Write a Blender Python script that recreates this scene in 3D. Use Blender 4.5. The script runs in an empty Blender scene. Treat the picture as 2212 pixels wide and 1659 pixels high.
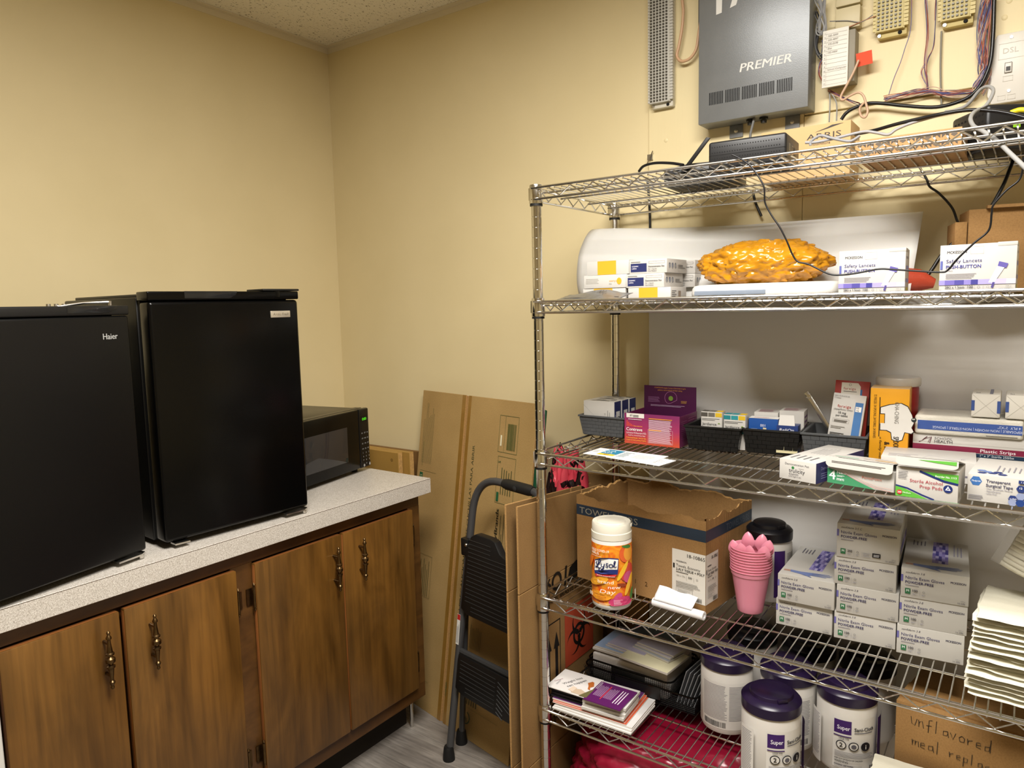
import bpy, bmesh, math, random
from mathutils import Vector, Matrix, noise
random.seed(7)
D = bpy.data
scene = bpy.context.scene
COL = scene.collection
pi = math.pi
def rad(a): return a * pi / 180

# ---------------------------------------------------------------- camera
cam = D.cameras.new('camera'); cam_ob = D.objects.new('camera', cam); COL.objects.link(cam_ob)
cam.sensor_fit = 'HORIZONTAL'; cam.sensor_width = 36.0
cam.lens = 1561.139 / 2212 * 36.0
cam.clip_start = 0.02
YAW, PITCH, ROLL = 0.626422, 0.108976, -0.022092
fw = Vector((-math.sin(YAW) * math.cos(PITCH), math.cos(YAW) * math.cos(PITCH), -math.sin(PITCH)))
rt = Vector((math.cos(YAW), math.sin(YAW), 0)); up = rt.cross(fw)
r2 = rt * math.cos(ROLL) + up * math.sin(ROLL); u2 = up * math.cos(ROLL) - rt * math.sin(ROLL)
mw = Matrix((r2, u2, -fw)).transposed().to_4x4(); mw.translation = (2.29872, -1.99171, 1.43)
cam_ob.matrix_world = mw
scene.camera = cam_ob
# ---------------------------------------------------------------- world, light, exposure
wd = D.worlds.new('world'); scene.world = wd; wd.use_nodes = True
wd.node_tree.nodes['Background'].inputs[0].default_value = (0.05, 0.05, 0.05, 1)
vs = scene.view_settings
vs.view_transform = 'Standard'; vs.look = 'None'; vs.gamma = 1; vs.use_curve_mapping = False
vs.exposure = EXPOSURE = 0.0
LX, LY, LZ = 1.95, -1.40, 2.425      # ceiling troffer
la = D.lights.new('troffer_tubes', 'AREA'); la.shape = 'RECTANGLE'; la.size = 1.16; la.size_y = 0.54
la.energy = 80; la.color = (1.0, 0.96, 0.91)
lo = D.objects.new('troffer_tubes', la); lo.location = (LX, LY, LZ - 0.012); COL.objects.link(lo)

# ---------------------------------------------------------------- materials
def lin(h):
    if not isinstance(h, str): return tuple(h)
    c = [int(h[i:i + 2], 16) / 255 for i in (0, 2, 4)]
    return tuple(x / 12.92 if x <= .04045 else ((x + .055) / 1.055) ** 2.4 for x in c)
MATS = {}
def mat(name, col='808080', rough=.5, metal=0, spec=.5, trans=0, sss=0, sssr=(.01, .006, .003), coat=0, emit=None, es=1,
        bump=None, var=None, ior=1.45, alpha=1):
    if name in MATS: return MATS[name]
    m = D.materials.new(name); m.use_nodes = True; nt = m.node_tree; b = nt.nodes['Principled BSDF']
    c = lin(col)
    b.inputs['Base Color'].default_value = (*c, 1); b.inputs['Roughness'].default_value = rough
    b.inputs['Metallic'].default_value = metal; b.inputs['Specular IOR Level'].default_value = spec
    b.inputs['IOR'].default_value = ior
    if trans: b.inputs['Transmission Weight'].default_value = trans
    if sss:
        b.inputs['Subsurface Weight'].default_value = sss; b.inputs['Subsurface Radius'].default_value = sssr
        b.inputs['Subsurface Scale'].default_value = 1
    if coat: b.inputs['Coat Weight'].default_value = coat; b.inputs['Coat Roughness'].default_value = .08
    if alpha < 1: b.inputs['Alpha'].default_value = alpha
    if emit: b.inputs['Emission Color'].default_value = (*lin(emit), 1); b.inputs['Emission Strength'].default_value = es
    N = nt.nodes.new; L = nt.links.new
    if bump or var:
        tc = N('ShaderNodeTexCoord')
    if var:   # (scale, amount)
        n = N('ShaderNodeTexNoise'); n.inputs['Scale'].default_value = var[0]; n.inputs['Detail'].default_value = 6
        L(tc.outputs['Object'], n.inputs['Vector'])
        r = N('ShaderNodeMapRange'); r.inputs[1].default_value = .3; r.inputs[2].default_value = .7
        r.inputs[3].default_value = 1 - var[1]; r.inputs[4].default_value = 1 + var[1]
        L(n.outputs[0], r.inputs[0])
        mx = N('ShaderNodeMix'); mx.data_type = 'RGBA'; mx.blend_type = 'MULTIPLY'; mx.inputs[0].default_value = 1
        mx.inputs[6].default_value = (*c, 1); L(r.outputs[0], mx.inputs[7]); L(mx.outputs[2], b.inputs['Base Color'])
    if bump:  # (scale, strength, distance)
        n = N('ShaderNodeTexNoise'); n.inputs['Scale'].default_value = bump[0]; n.inputs['Detail'].default_value = 4
        L(tc.outputs['Object'], n.inputs['Vector'])
        bp = N('ShaderNodeBump'); bp.inputs['Strength'].default_value = bump[1]; bp.inputs['Distance'].default_value = bump[2]
        L(n.outputs[0], bp.inputs['Height']); L(bp.outputs[0], b.inputs['Normal'])
    MATS[name] = m
    return m
def ramp(nt, fac, stops):
    r = nt.nodes.new('ShaderNodeValToRGB'); e = r.color_ramp.elements
    while len(e) < len(stops): e.new(.5)
    for el, (p, c) in zip(e, stops): el.position = p; el.color = (*lin(c), 1)
    nt.links.new(fac, r.inputs[0]); return r.outputs[0]
def nodemat(name, rough, fn, spec=.5):
    m = D.materials.new(name); m.use_nodes = True; nt = m.node_tree; b = nt.nodes['Principled BSDF']
    b.inputs['Roughness'].default_value = rough; b.inputs['Specular IOR Level'].default_value = spec
    tc = nt.nodes.new('ShaderNodeTexCoord')
    def mp(sc, rot=(0, 0, 0), src='Object'):
        q = nt.nodes.new('ShaderNodeMapping'); q.inputs['Scale'].default_value = sc; q.inputs['Rotation'].default_value = rot
        nt.links.new(tc.outputs[src], q.inputs[0]); return q.outputs[0]
    def nz(vec, sc, det=5, dist=0, rgh=.5):
        q = nt.nodes.new('ShaderNodeTexNoise'); q.inputs['Scale'].default_value = sc; q.inputs['Detail'].default_value = det
        q.inputs['Distortion'].default_value = dist; q.inputs['Roughness'].default_value = rgh
        nt.links.new(vec, q.inputs['Vector']); return q.outputs[0]
    def bmp(h, st, di):
        q = nt.nodes.new('ShaderNodeBump'); q.inputs['Strength'].default_value = st; q.inputs['Distance'].default_value = di
        nt.links.new(h, q.inputs['Height']); nt.links.new(q.outputs[0], b.inputs['Normal'])
    def mix(a, c, f, mode='MULTIPLY'):
        q = nt.nodes.new('ShaderNodeMix'); q.data_type = 'RGBA'; q.blend_type = mode
        if hasattr(f, 'is_linked'): nt.links.new(f, q.inputs[0])
        else: q.inputs[0].default_value = f
        nt.links.new(a, q.inputs[6]); nt.links.new(c, q.inputs[7]); return q.outputs[2]
    fn(nt, b, mp, nz, bmp, mix)
    MATS[name] = m
    return m
def _wall(nt, b, mp, nz, bmp, mix):
    n = nz(mp((1, 1, 1)), 3, 3)
    c = ramp(nt, n, [(.3, 'DACA9E'), (.7, 'E0D0A5')])
    weave = nz(mp((900, 900, 60)), 1, 2); weave2 = nz(mp((60, 60, 900)), 1, 2)
    q = nt.nodes.new('ShaderNodeMath'); q.operation = 'ADD'; nt.links.new(weave, q.inputs[0]); nt.links.new(weave2, q.inputs[1])
    bmp(q.outputs[0], .10, .0006); nt.links.new(c, b.inputs['Base Color'])
M_WALL = nodemat('wallpaper_cream', .62, _wall, .35)
def _ply(nt, b, mp, nz, bmp, mix):
    n = nz(mp((1, 1, 1)), 4, 3); c = ramp(nt, n, [(.3, 'DCCCA0'), (.7, 'E3D4A8')])
    g = nz(mp((260, 260, 9)), 1, 3); bmp(g, .25, .001); nt.links.new(c, b.inputs['Base Color'])
M_PLY = nodemat('painted_plywood', .5, _ply, .4)
def _ceil(nt, b, mp, nz, bmp, mix):
    n = nz(mp((190, 110, 1), (0, 0, .5)), 1, 3, .6); c1 = ramp(nt, n, [(.33, '7E7058'), (.38, 'F0EADC')])
    n2 = nz(mp((90, 90, 1)), 3.2, 2); c2 = ramp(nt, n2, [(.3, 'E0D8C6'), (.42, 'F2ECDE')])
    c = mix(c1, c2, 1.0, 'DARKEN'); bmp(n, .5, .002); nt.links.new(c, b.inputs['Base Color'])
M_TILE = nodemat('acoustic_tile', .9, _ceil, .2)
def _lam(nt, b, mp, nz, bmp, mix):
    n = nz(mp((1, 1, 1)), 420, 3, 0, .7); c = ramp(nt, n, [(.34, '9A9388'), (.46, 'C4BDB3'), (.56, 'D2CCC4'), (.68, 'E4E0D8')])
    n2 = nz(mp((1, 1, 1)), 900, 2); c2 = ramp(nt, n2, [(.33, 'A39B90'), (.45, 'FFFFFF')])
    nt.links.new(mix(c, c2, .6), b.inputs['Base Color'])
M_LAM = nodemat('speckled_laminate', .38, _lam, .5)
def woodmat(name, stops, sc=(14, 14, 1.3), rough=.38, blotch=('6B6B6B', 'FFFFFF'), coat=.25, rot=(0, 0, 0)):
    def fn(nt, b, mp, nz, bmp, mix):
        oi = nt.nodes.new('ShaderNodeObjectInfo')
        v = mp(sc, rot); ad = nt.nodes.new('ShaderNodeVectorMath'); ad.operation = 'ADD'
        cx = nt.nodes.new('ShaderNodeCombineXYZ'); ml = nt.nodes.new('ShaderNodeMath'); ml.operation = 'MULTIPLY'; ml.inputs[1].default_value = 37
        nt.links.new(oi.outputs['Random'], ml.inputs[0])
        for i in range(3): nt.links.new(ml.outputs[0], cx.inputs[i])
        nt.links.new(v, ad.inputs[0]); nt.links.new(cx.outputs[0], ad.inputs[1])
        n = nz(ad.outputs[0], 1.1, 8, 1.6, .55); c = ramp(nt, n, stops)
        v2 = nt.nodes.new('ShaderNodeVectorMath'); v2.operation = 'MULTIPLY'; v2.inputs[1].default_value = (12, 12, 2)
        nt.links.new(ad.outputs[0], v2.inputs[0])
        g = nz(v2.outputs[0], 1, 3, .3); gc = ramp(nt, g, [(.3, 'C8C8C8'), (.6, 'FFFFFF')])
        bl = nz(mp((3, 3, 2)), 1.4, 3, .5); bc = ramp(nt, bl, [(.3, blotch[0]), (.62, blotch[1])])
        c = mix(c, gc, .7); c = mix(c, bc, .5)
        nt.links.new(c, b.inputs['Base Color']); bmp(g, .06, .001)
        b.inputs['Coat Weight'].default_value = coat; b.inputs['Coat Roughness'].default_value = .25
    return nodemat(name, rough, fn)
M_DOOR = woodmat('stained_birch', [(.28, '57380F'), (.45, '6E4A1B'), (.6, '7C5522'), (.78, '664418')], (7, 7, 1.6), blotch=('707070', 'FFFFFF'))
M_FRAME = woodmat('dark_stained_pine', [(.25, '4A2F14'), (.5, '5E3E1B'), (.75, '6E4A22')], (2, 2, 14))
M_FRAMEH = woodmat('dark_stained_rail', [(.25, '442A12'), (.5, '563718'), (.75, '67441F')], (14, 1.2, 14))
M_DEDGE = mat('door_edge_highlight', '9A6032', .35, coat=.4)  # reddish edge highlight painted into the colour of the door sides
M_PLANK = woodmat('grey_vinyl_plank', [(.2, '6E6862'), (.45, '8C857D'), (.6, 'A09990'), (.85, '7A736C')], (1.2, 12, 12), .45, ('8A8580', 'FFFFFF'), .1)
def cardmat(name, base, dark, stripe=(1, 0, 0), s=.10, freq=420):
    def fn(nt, b, mp, nz, bmp, mix):
        n = nz(mp((1, 1, 1)), 6, 5); c = ramp(nt, n, [(.3, dark), (.7, base)])
        w = nt.nodes.new('ShaderNodeTexWave'); w.inputs['Scale'].default_value = 1; w.inputs['Distortion'].default_value = .6
        nt.links.new(mp(tuple(freq * x / 6.28 * 2 for x in stripe)), w.inputs['Vector'])
        wc = ramp(nt, w.outputs['Fac'], [(0, 'E2E2E2'), (1, 'FFFFFF')])
        f = nz(mp((1, 1, 1)), 300, 3); fc = ramp(nt, f, [(.3, 'DCDCDC'), (.6, 'FFFFFF')])
        c = mix(c, wc, s * 5); c = mix(c, fc, .6)
        nt.links.new(c, b.inputs['Base Color']); bmp(w.outputs['Fac'], .05, .0006)
    return nodemat(name, .8, fn, .25)
M_CARD = cardmat('kraft_cardboard', 'BF9E66', 'B0905A', (0, 0, 1))
M_CARD2 = cardmat('kraft_cardboard_smooth', '9E7C4E', '8E6D43', (0, 1, 0), .03)
M_CARD3 = cardmat('kraft_carton', 'A07A4B', '8F6C40', (0, 0, 1), .03)
M_CARDE = mat('cardboard_edge', 'A9824E', .9, var=(300, .25), bump=(500, .6, .001))
M_CARDL = mat('pale_kraft', 'C9A878', .8, var=(8, .06))
M_CHROME = mat('chrome_wire', 'D6D5D2', .2, 1)
M_CHROMEP = mat('chrome_post', 'DEDDDA', .13, 1)
M_STEEL = mat('bright_steel', 'D2D0CC', .25, 1)
M_BLKP = mat('black_plastic', '121212', .42)
M_BLKG = mat('gloss_black', '050505', .2, spec=.25)
M_BLKT = mat('textured_black', '090909', .34, spec=.35, bump=(900, .25, .0006))
M_GREYP = mat('grey_plastic', '4C4D4E', .5)
M_WHITE = mat('white_card', 'C3C0BA', .5)
M_WHITEP = mat('white_plastic', 'D2D0CB', .3)
M_RUBBER = mat('black_rubber', '0E0E0E', .6)
M_BRASS = mat('antique_brass', '6B563A', .32, 1, var=(60, .3))
def ink(h, r=.5): return mat('ink_' + h, h, r)

# ---------------------------------------------------------------- mesh builder
class G:
    def __init__(s): s.v = []; s.f = []; s.m = []
    def add(s, vs, fs, m=0):
        o = len(s.v); s.v += [tuple(x) for x in vs]; s.f += [tuple(i + o for i in f) for f in fs]; s.m += [m] * len(fs); return s
    def box(s, x0, y0, z0, x1, y1, z1, m=0):
        v = [(x, y, z) for z in (z0, z1) for y in (y0, y1) for x in (x0, x1)]
        return s.add(v, [(0, 2, 3, 1), (4, 5, 7, 6), (0, 1, 5, 4), (2, 6, 7, 3), (0, 4, 6, 2), (1, 3, 7, 5)], m)
    def hexa(s, b, t, m=0):   # 4 bottom pts, 4 top pts, ccw from above
        return s.add(list(b) + list(t), [(3, 2, 1, 0), (4, 5, 6, 7), (0, 1, 5, 4), (1, 2, 6, 5), (2, 3, 7, 6), (3, 0, 4, 7)], m)
    def tube(s, pts, r, seg=8, m=0, cap=True, closed=False):
        P = [Vector(p) for p in pts]; n = len(P); rr = r if isinstance(r, (list, tuple)) else [r] * n
        T = []
        for i in range(n):
            a = P[(i - 1) % n] if (i > 0 or closed) else P[i]; b = P[(i + 1) % n] if (i < n - 1 or closed) else P[i]
            t = (b - a); T.append(t.normalized() if t.length > 1e-9 else Vector((0, 0, 1)))
        x = Vector((0, 0, 1)) if abs(T[0].z) < .9 else Vector((1, 0, 0))
        x = (x - T[0] * x.dot(T[0])).normalized(); vs = []
        for i in range(n):
            x = (x - T[i] * x.dot(T[i])).normalized(); y = T[i].cross(x)
            for k in range(seg):
                a = 2 * pi * k / seg; vs.append(P[i] + (x * math.cos(a) + y * math.sin(a)) * rr[i])
        fs = []
        for i in range(n if closed else n - 1):
            j = (i + 1) % n
            for k in range(seg): q = (k + 1) % seg; fs.append((i * seg + k, i * seg + q, j * seg + q, j * seg + k))
        if cap and not closed: fs.append(tuple(range(seg - 1, -1, -1))); fs.append(tuple((n - 1) * seg + k for k in range(seg)))
        return s.add(vs, fs, m)
    def cyl(s, p0, p1, r0, r1=None, seg=16, m=0): return s.tube([p0, p1], [r0, r0 if r1 is None else r1], seg, m)
    def lathe(s, prof, seg=32, c=(0, 0, 0), m=0, axis='z', close=False):
        vs = []
        for (r, z) in prof:
            for k in range(seg):
                a = 2 * pi * k / seg; p = (r * math.cos(a), r * math.sin(a), z)
                if axis == 'y': p = (p[0], p[2], p[1])
                if axis == 'x': p = (p[2], p[0], p[1])
                vs.append((p[0] + c[0], p[1] + c[1], p[2] + c[2]))
        n = len(prof); fs = []
        for i in range(n - 1):
            for k in range(seg):
                q = (k + 1) % seg; f = (i * seg + k, i * seg + q, (i + 1) * seg + q, (i + 1) * seg + k)
                fs.append(f[::-1] if axis == 'y' else f)
        if prof[0][0] > 1e-6 and not close: fs.append(tuple(range(seg - 1, -1, -1)))
        if prof[-1][0] > 1e-6 and not close: fs.append(tuple((n - 1) * seg + k for k in range(seg)))
        return s.add(vs, fs, m)
    def prism(s, poly, a, b, axis='z', m=0):
        def P(p, t): return {'z': (p[0], p[1], t), 'y': (p[0], t, p[1]), 'x': (t, p[0], p[1])}[axis]
        n = len(poly); vs = [P(p, a) for p in poly] + [P(p, b) for p in poly]
        fs = [tuple(range(n - 1, -1, -1)), tuple(range(n, 2 * n))] + [(i, (i + 1) % n, n + (i + 1) % n, n + i) for i in range(n)]
        return s.add(vs, fs, m)
    def grid(s, fn, nu, nv, m=0, closeu=False):
        vs = [fn(i / (nu if closeu else nu - 1), j / (nv - 1)) for j in range(nv) for i in range(nu)]
        fs = [(j * nu + i, j * nu + (i + 1) % nu, (j + 1) * nu + (i + 1) % nu, (j + 1) * nu + i) for j in range(nv - 1) for i in range(nu if closeu else nu - 1)]
        return s.add(vs, fs, m)
    def build(s, name, mats, parent=None, loc=None, rot=None, bevel=0, seg=2, smooth=35, solid=0, fixn=True):
        me = D.meshes.new(name); me.from_pydata(s.v, [], s.f)
        mats = mats if isinstance(mats, (list, tuple)) else [mats]
        for m in mats: me.materials.append(m)
        for p, mi in zip(me.polygons, s.m): p.material_index = mi
        if bevel or fixn:
            bm = bmesh.new(); bm.from_mesh(me)
            if fixn: bmesh.ops.recalc_face_normals(bm, faces=bm.faces)
            if bevel:
                bmesh.ops.remove_doubles(bm, verts=bm.verts, dist=1e-6)
                es = [e for e in bm.edges if len(e.link_faces) == 2 and e.calc_face_angle(0) > .5]
                bmesh.ops.bevel(bm, geom=es, offset=bevel, segments=seg, profile=.5, affect='EDGES', clamp_overlap=True)
            bm.to_mesh(me); bm.free()
        if smooth:
            me.polygons.foreach_set('use_smooth', [True] * len(me.polygons)); me.set_sharp_from_angle(angle=rad(smooth))
        o = D.objects.new(name, me); COL.objects.link(o)
        if parent: o.parent = parent
        if loc: o.location = loc
        if rot is not None: o.rotation_euler = rot if isinstance(rot, (tuple, list)) else (0, 0, rot)
        if solid:
            md = o.modifiers.new('thick', 'SOLIDIFY'); md.thickness = solid; md.offset = 0
        return o
def tag(o, label, cat, group=None, kind=None):
    o['label'] = label; o['category'] = cat
    if group: o['group'] = group
    if kind: o['kind'] = kind
    return o
def struct(o, label=None):
    o['kind'] = 'structure'
    if label: o['label'] = label
    return o
def thing(name, label, cat, loc=(0, 0, 0), yaw=0, group=None, rot=None):
    o = D.objects.new(name, None); COL.objects.link(o); o.location = loc; o.empty_display_size = .05
    o.rotation_euler = rot if rot else (0, 0, rad(yaw)); return tag(o, label, cat, group)
def clone(o, parent=None, **kw):
    c = o.copy(); COL.objects.link(c)
    if parent is not None: c.parent = parent
    for ch in list(o.children):
        if ch.name != c.name: clone(ch, c)
    for k, v in kw.items(): c[k] = v
    return c

# ---------------------------------------------------------------- printed artwork (flat print on faces)
_gl = {}
def glyphs(txt, bold):
    k = (txt, bold)
    if k not in _gl:
        cu = D.curves.new('t', 'FONT'); cu.body = txt; cu.size = 1; cu.resolution_u = 2; cu.offset = 0
        ob = D.objects.new('t', cu); me = ob.to_mesh()
        vs = [(v.co.x, v.co.y) for v in me.vertices]; fs = [tuple(p.vertices) for p in me.polygons]
        ob.to_mesh_clear(); D.objects.remove(ob); D.curves.remove(cu)
        x0 = min([v[0] for v in vs] or [0]); x1 = max([v[0] for v in vs] or [1])
        _gl[k] = ([(x - x0, y) for x, y in vs], fs, x1 - x0)
    return _gl[k]
class Art:
    """flat print laid on one or several faces of a thing; f(u,v,lift) maps a face to local space"""
    def __init__(s): s.g = G(); s.ms = []; s.k = 0; s.f = None; s.wrap = 0
    def on(s, face, w=0, d=0, h=0, r=0, f=None):
        s.k = 0; s.wrap = 0
        if f: s.f = f
        elif face == 'front': s.f = lambda u, v, e: (u, -e, v)
        elif face == 'top': s.f = lambda u, v, e: (u, v, h + e)
        elif face == 'right': s.f = lambda u, v, e: (w + e, u, v)
        elif face == 'left': s.f = lambda u, v, e: (-e, d - u, v)
        elif face == 'back': s.f = lambda u, v, e: (w - u, d + e, v)
        elif face == 'cyl':     # u measured along the circumference, 0 = towards local -y
            s.wrap = r; s.f = lambda u, v, e: ((r + e) * math.sin(u / r), -(r + e) * math.cos(u / r), v)
        return s
    def mi(s, c):
        m = c if not isinstance(c, str) else ink(c)
        if m not in s.ms: s.ms.append(m)
        return s.ms.index(m)
    def put(s, pts, fs, c):
        s.k += 1; e = .00025 + (.00018 if s.wrap else .00010) * s.k
        s.g.add([s.f(u, v, e) for u, v in pts], fs, s.mi(c)); return s
    def poly(s, pts, c):
        return s.put(pts, [tuple(range(len(pts)))], c)
    def rect(s, u0, v0, u1, v1, c, n=None):
        n = n or (max(1, int(abs(u1 - u0) / s.wrap / .04)) if s.wrap else 1)
        pts = []; fs = []
        for i in range(n + 1): u = u0 + (u1 - u0) * i / n; pts += [(u, v0), (u, v1)]
        for i in range(n): fs.append((2 * i, 2 * i + 2, 2 * i + 3, 2 * i + 1))
        return s.put(pts, fs, c)
    def frame(s, u0, v0, u1, v1, c, t=.0004):
        for a in ((u0, v0, u1, v0 + t), (u0, v1 - t, u1, v1), (u0, v0, u0 + t, v1), (u1 - t, v0, u1, v1)): s.rect(*a, c); s.k -= 1
        s.k += 1; return s
    def disc(s, u, v, r, c, n=20, sx=1):
        return s.poly([(u + sx * r * math.cos(2 * pi * i / n), v + r * math.sin(2 * pi * i / n)) for i in range(n)], c)
    def ring(s, u, v, r, t, c, n=24, a0=0, a1=360):
        pts = []; fs = []
        for i in range(n + 1):
            a = rad(a0 + (a1 - a0) * i / n); pts += [(u + r * math.cos(a), v + r * math.sin(a)), (u + (r - t) * math.cos(a), v + (r - t) * math.sin(a))]
        for i in range(n): fs.append((2 * i, 2 * i + 2, 2 * i + 3, 2 * i + 1))
        return s.put(pts, fs, c)
    def line(s, pts, t, c):
        vs = []; fs = []; n = len(pts)
        for i in range(n):
            a = pts[max(0, i - 1)]; b = pts[min(n - 1, i + 1)]; dx, dy = b[0] - a[0], b[1] - a[1]; l = math.hypot(dx, dy) or 1
            nx, ny = -dy / l * t / 2, dx / l * t / 2; vs += [(pts[i][0] + nx, pts[i][1] + ny), (pts[i][0] - nx, pts[i][1] - ny)]
        for i in range(n - 1): fs.append((2 * i, 2 * i + 1, 2 * i + 3, 2 * i + 2))
        return s.put(vs, fs, c)
    def text(s, t, u, v, h, c, al='l', bold=False, shear=0, rot=0, width=None):
        vs, fs, w = glyphs(t, bold); k = h / .70; kx = k
        if width: kx = width / w
        ox = {'l': 0, 'c': -w * kx / 2, 'r': -w * kx}[al]; cr, sr = math.cos(rad(rot)), math.sin(rad(rot)); o = []
        for x, y in vs:
            a = x * kx + ox + shear * y * k; b = y * k; o.append((u + a * cr - b * sr, v + a * sr + b * cr))
        if bold:
            sh = .016 * kx
            for q in (-1, 1): s.put([(x + q * sh * cr, y + q * sh * sr) for x, y in o], fs, c)
        return s.put(o, fs, c)
    def bars(s, u0, v0, u1, v1, n, c, fill=.4, vert=False, ragged=.35, seed=1):
        R = random.Random(seed); pts = []; fs = []
        for i in range(n):
            if vert:
                a = u0 + (u1 - u0) * i / n; b = a + (u1 - u0) / n * fill; e = v1 - (v1 - v0) * R.random() * ragged; q = [(a, v0), (b, v0), (b, e), (a, e)]
            else:
                a = v1 - (v1 - v0) * (i + 1) / n; b = a + (v1 - v0) / n * fill; e = u1 - (u1 - u0) * R.random() * ragged; q = [(u0, a), (e, a), (e, b), (u0, b)]
            o = len(pts); pts += q; fs.append((o, o + 1, o + 2, o + 3))
        if s.wrap:   # keep bars on the curve
            P2 = []; F2 = []
            for f in fs:
                (ua, va), (ub, _), _, (_, vb) = [pts[i] for i in f]
                k = max(1, int(abs(ub - ua) / s.wrap / .08))
                for j in range(k):
                    x0 = ua + (ub - ua) * j / k; x1 = ua + (ub - ua) * (j + 1) / k; o = len(P2)
                    P2 += [(x0, va), (x1, va), (x1, vb), (x0, vb)]; F2.append((o, o + 1, o + 2, o + 3))
            pts, fs = P2, F2
        return s.put(pts, fs, c)
    def barcode(s, u0, v0, u1, v1, c='141414', seed=3):
        R = random.Random(seed); x = u0; pts = []; fs = []
        while x < u1:
            w = R.choice((.4, .8, 1.2)) * (u1 - u0) / 40; o = len(pts); pts += [(x, v0), (min(x + w, u1), v0), (min(x + w, u1), v1), (x, v1)]; fs.append((o, o + 1, o + 2, o + 3))
            x += w + R.choice((.5, .9)) * (u1 - u0) / 40
        return s.put(pts, fs, c)
    def done(s, parent, name='print'):
        if s.g.v: return s.g.build(name, s.ms, parent, smooth=0, fixn=False)
def carton(name, label, cat, loc, yaw, w, d, h, m=M_WHITE, group=None, bevel=.0007, rot=None):
    o = G().box(0, 0, 0, w, d, h).build(name, m, None, loc, rot if rot else rad(yaw), bevel)
    return tag(o, label, cat, group)

# ================================================================= ROOM
XR, YF, H = 4.3, -4.4, 2.4446
def slab(name, x0, y0, z0, x1, y1, z1, m, **k): return struct(G().box(x0, y0, z0, x1, y1, z1).build(name, m, smooth=0, **k))
fl = slab('floor', -.1, YF - .1, -.06, XR + .1, .1, -.006, mat('floor_joint', '3A3632', .8))
PW, PL = .152, 1.22
row = 0; y = .0; protos = {}
rnd = random.Random(5)
ys = -.0245
while ys > YF:
    y1 = ys; y0 = max(ys - PW, YF); off = -rnd.random() * PL; x = off
    while x < XR:
        a, b = max(x, 0), min(x + PL, XR)
        if b - a > .02:
            G().box(a + .0006, y0 + .0006, -.006, b - .0006, y1 - .0006, 0).build('plank', M_PLANK, fl, bevel=.0006, seg=1)
        x += PL
    ys -= PW
G().box(.0006, -.0239, -.006, XR - .0006, -.0006, 0).build('plank', M_PLANK, fl)
w_left = slab('wall_left', -.1, YF, 0, 0, 0, H + .1, M_WALL)
w_back = slab('wall_back', -.1, 0, 0, XR + .1, .1, H + .1, M_WALL)
slab('wall_right', XR, YF, 0, XR + .1, 0, H + .1, M_WALL)
slab('wall_front', -.1, YF - .1, 0, XR + .1, YF, H + .1, M_WALL)
slab('baseboard_left', .0, -.27, 0, .012, -.012, .1, mat('brown_base', '5A4630', .5))
slab('baseboard_back', .0, -.012, 0, XR, 0, .1, MATS['brown_base'])
# suspended ceiling: tiles lying on a wall angle and tees
ce = slab('ceiling', -.1, YF - .1, H + .012, XR + .1, .1, H + .08, mat('plenum', '8A8272', .9))
M_TEE = mat('ceiling_grid_paint', 'DDD2BA', .55)
TX, TY = 1.22, 1.22
xs = [0, 1.34, 2.56, 3.78, XR]; yy = [0, -1.095, -1.705, -2.925, YF]
for i in range(4):
    for j in range(4):
        x0, x1, y1, y0 = xs[i], xs[i + 1], yy[j], yy[j + 1]
        if (i, j) == (1, 1): continue      # the troffer sits here
        G().box(x0 + (.02 if i == 0 else .012), y0 + .012, H + .001, x1 - .012, y1 - (.02 if j == 0 else .012), H + .011).build('ceiling_tile', M_TILE, ce, smooth=0)
for i, x in enumerate(xs[1:4]): struct(G().box(x - .012, YF, H - .004, x + .012, 0, H + .0).build('trim_%d' % (i + 11), M_TEE, smooth=0))
for i, y in enumerate(yy[1:4]): struct(G().box(0, y - .012, H - .005, XR, y + .012, H - .001).build('trim_%d' % (i + 15), M_TEE, smooth=0))
struct(G().box(0, YF, H - .003, .022, 0, H + .0005).box(0, YF, H - .022, .002, 0, H - .003).build('trim_5', M_TEE, smooth=0), 'painted wall angle along the left wall')
struct(G().box(.022, -.022, H - .003, XR, 0, H + .0005).box(.002, -.002, H - .022, XR, 0, H - .003).build('trim_6', M_TEE, smooth=0), 'painted wall angle along the back wall')
lt = thing('ceiling_light', 'white fluorescent ceiling troffer above the room', 'light', (LX, LY, LZ))
G().box(-.60, -.30, .012, .60, .30, .03).build('housing', M_WHITEP, lt)
g = G()
for a in ((-.61, -.31, .61, -.28), (-.61, .28, .61, .31), (-.61, -.28, -.585, .28), (.585, -.28, .61, .28)): g.box(a[0], a[1], .0, a[2], a[3], .02)
g.build('frame', M_WHITEP, lt)
G().box(-.585, -.28, .004, .585, .28, .012).build('diffuser', mat('diffuser', 'F4F1E8', .6, emit='FFF3DC', es=2), lt)

# painted plywood backer on the back wall, in two sheets
bp = struct(G().box(1.8005, -.012, 1.893, XR, -.0005, H - .03).build('trim_7', M_PLY, bevel=.001, seg=1), 'painted plywood backer board, upper sheet')
struct(G().box(1.372, -.012, 1.40, 1.7995, -.0005, H - .03).build('trim_9', M_PLY, bevel=.001, seg=1), 'painted plywood backer board, left sheet')
struct(G().box(1.8005, -.012, 1.40, XR, -.0005, 1.889).build('trim_8', M_PLY, bevel=.001, seg=1), 'painted plywood backer board, lower sheet')

def attach(o, root):
    o.parent = root; o.matrix_parent_inverse = Matrix.LocRotScale(root.location, root.rotation_euler, None).inverted(); return o
def rel(root, g, name, m, **k): return attach(g.build(name, m, **k), root)

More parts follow.
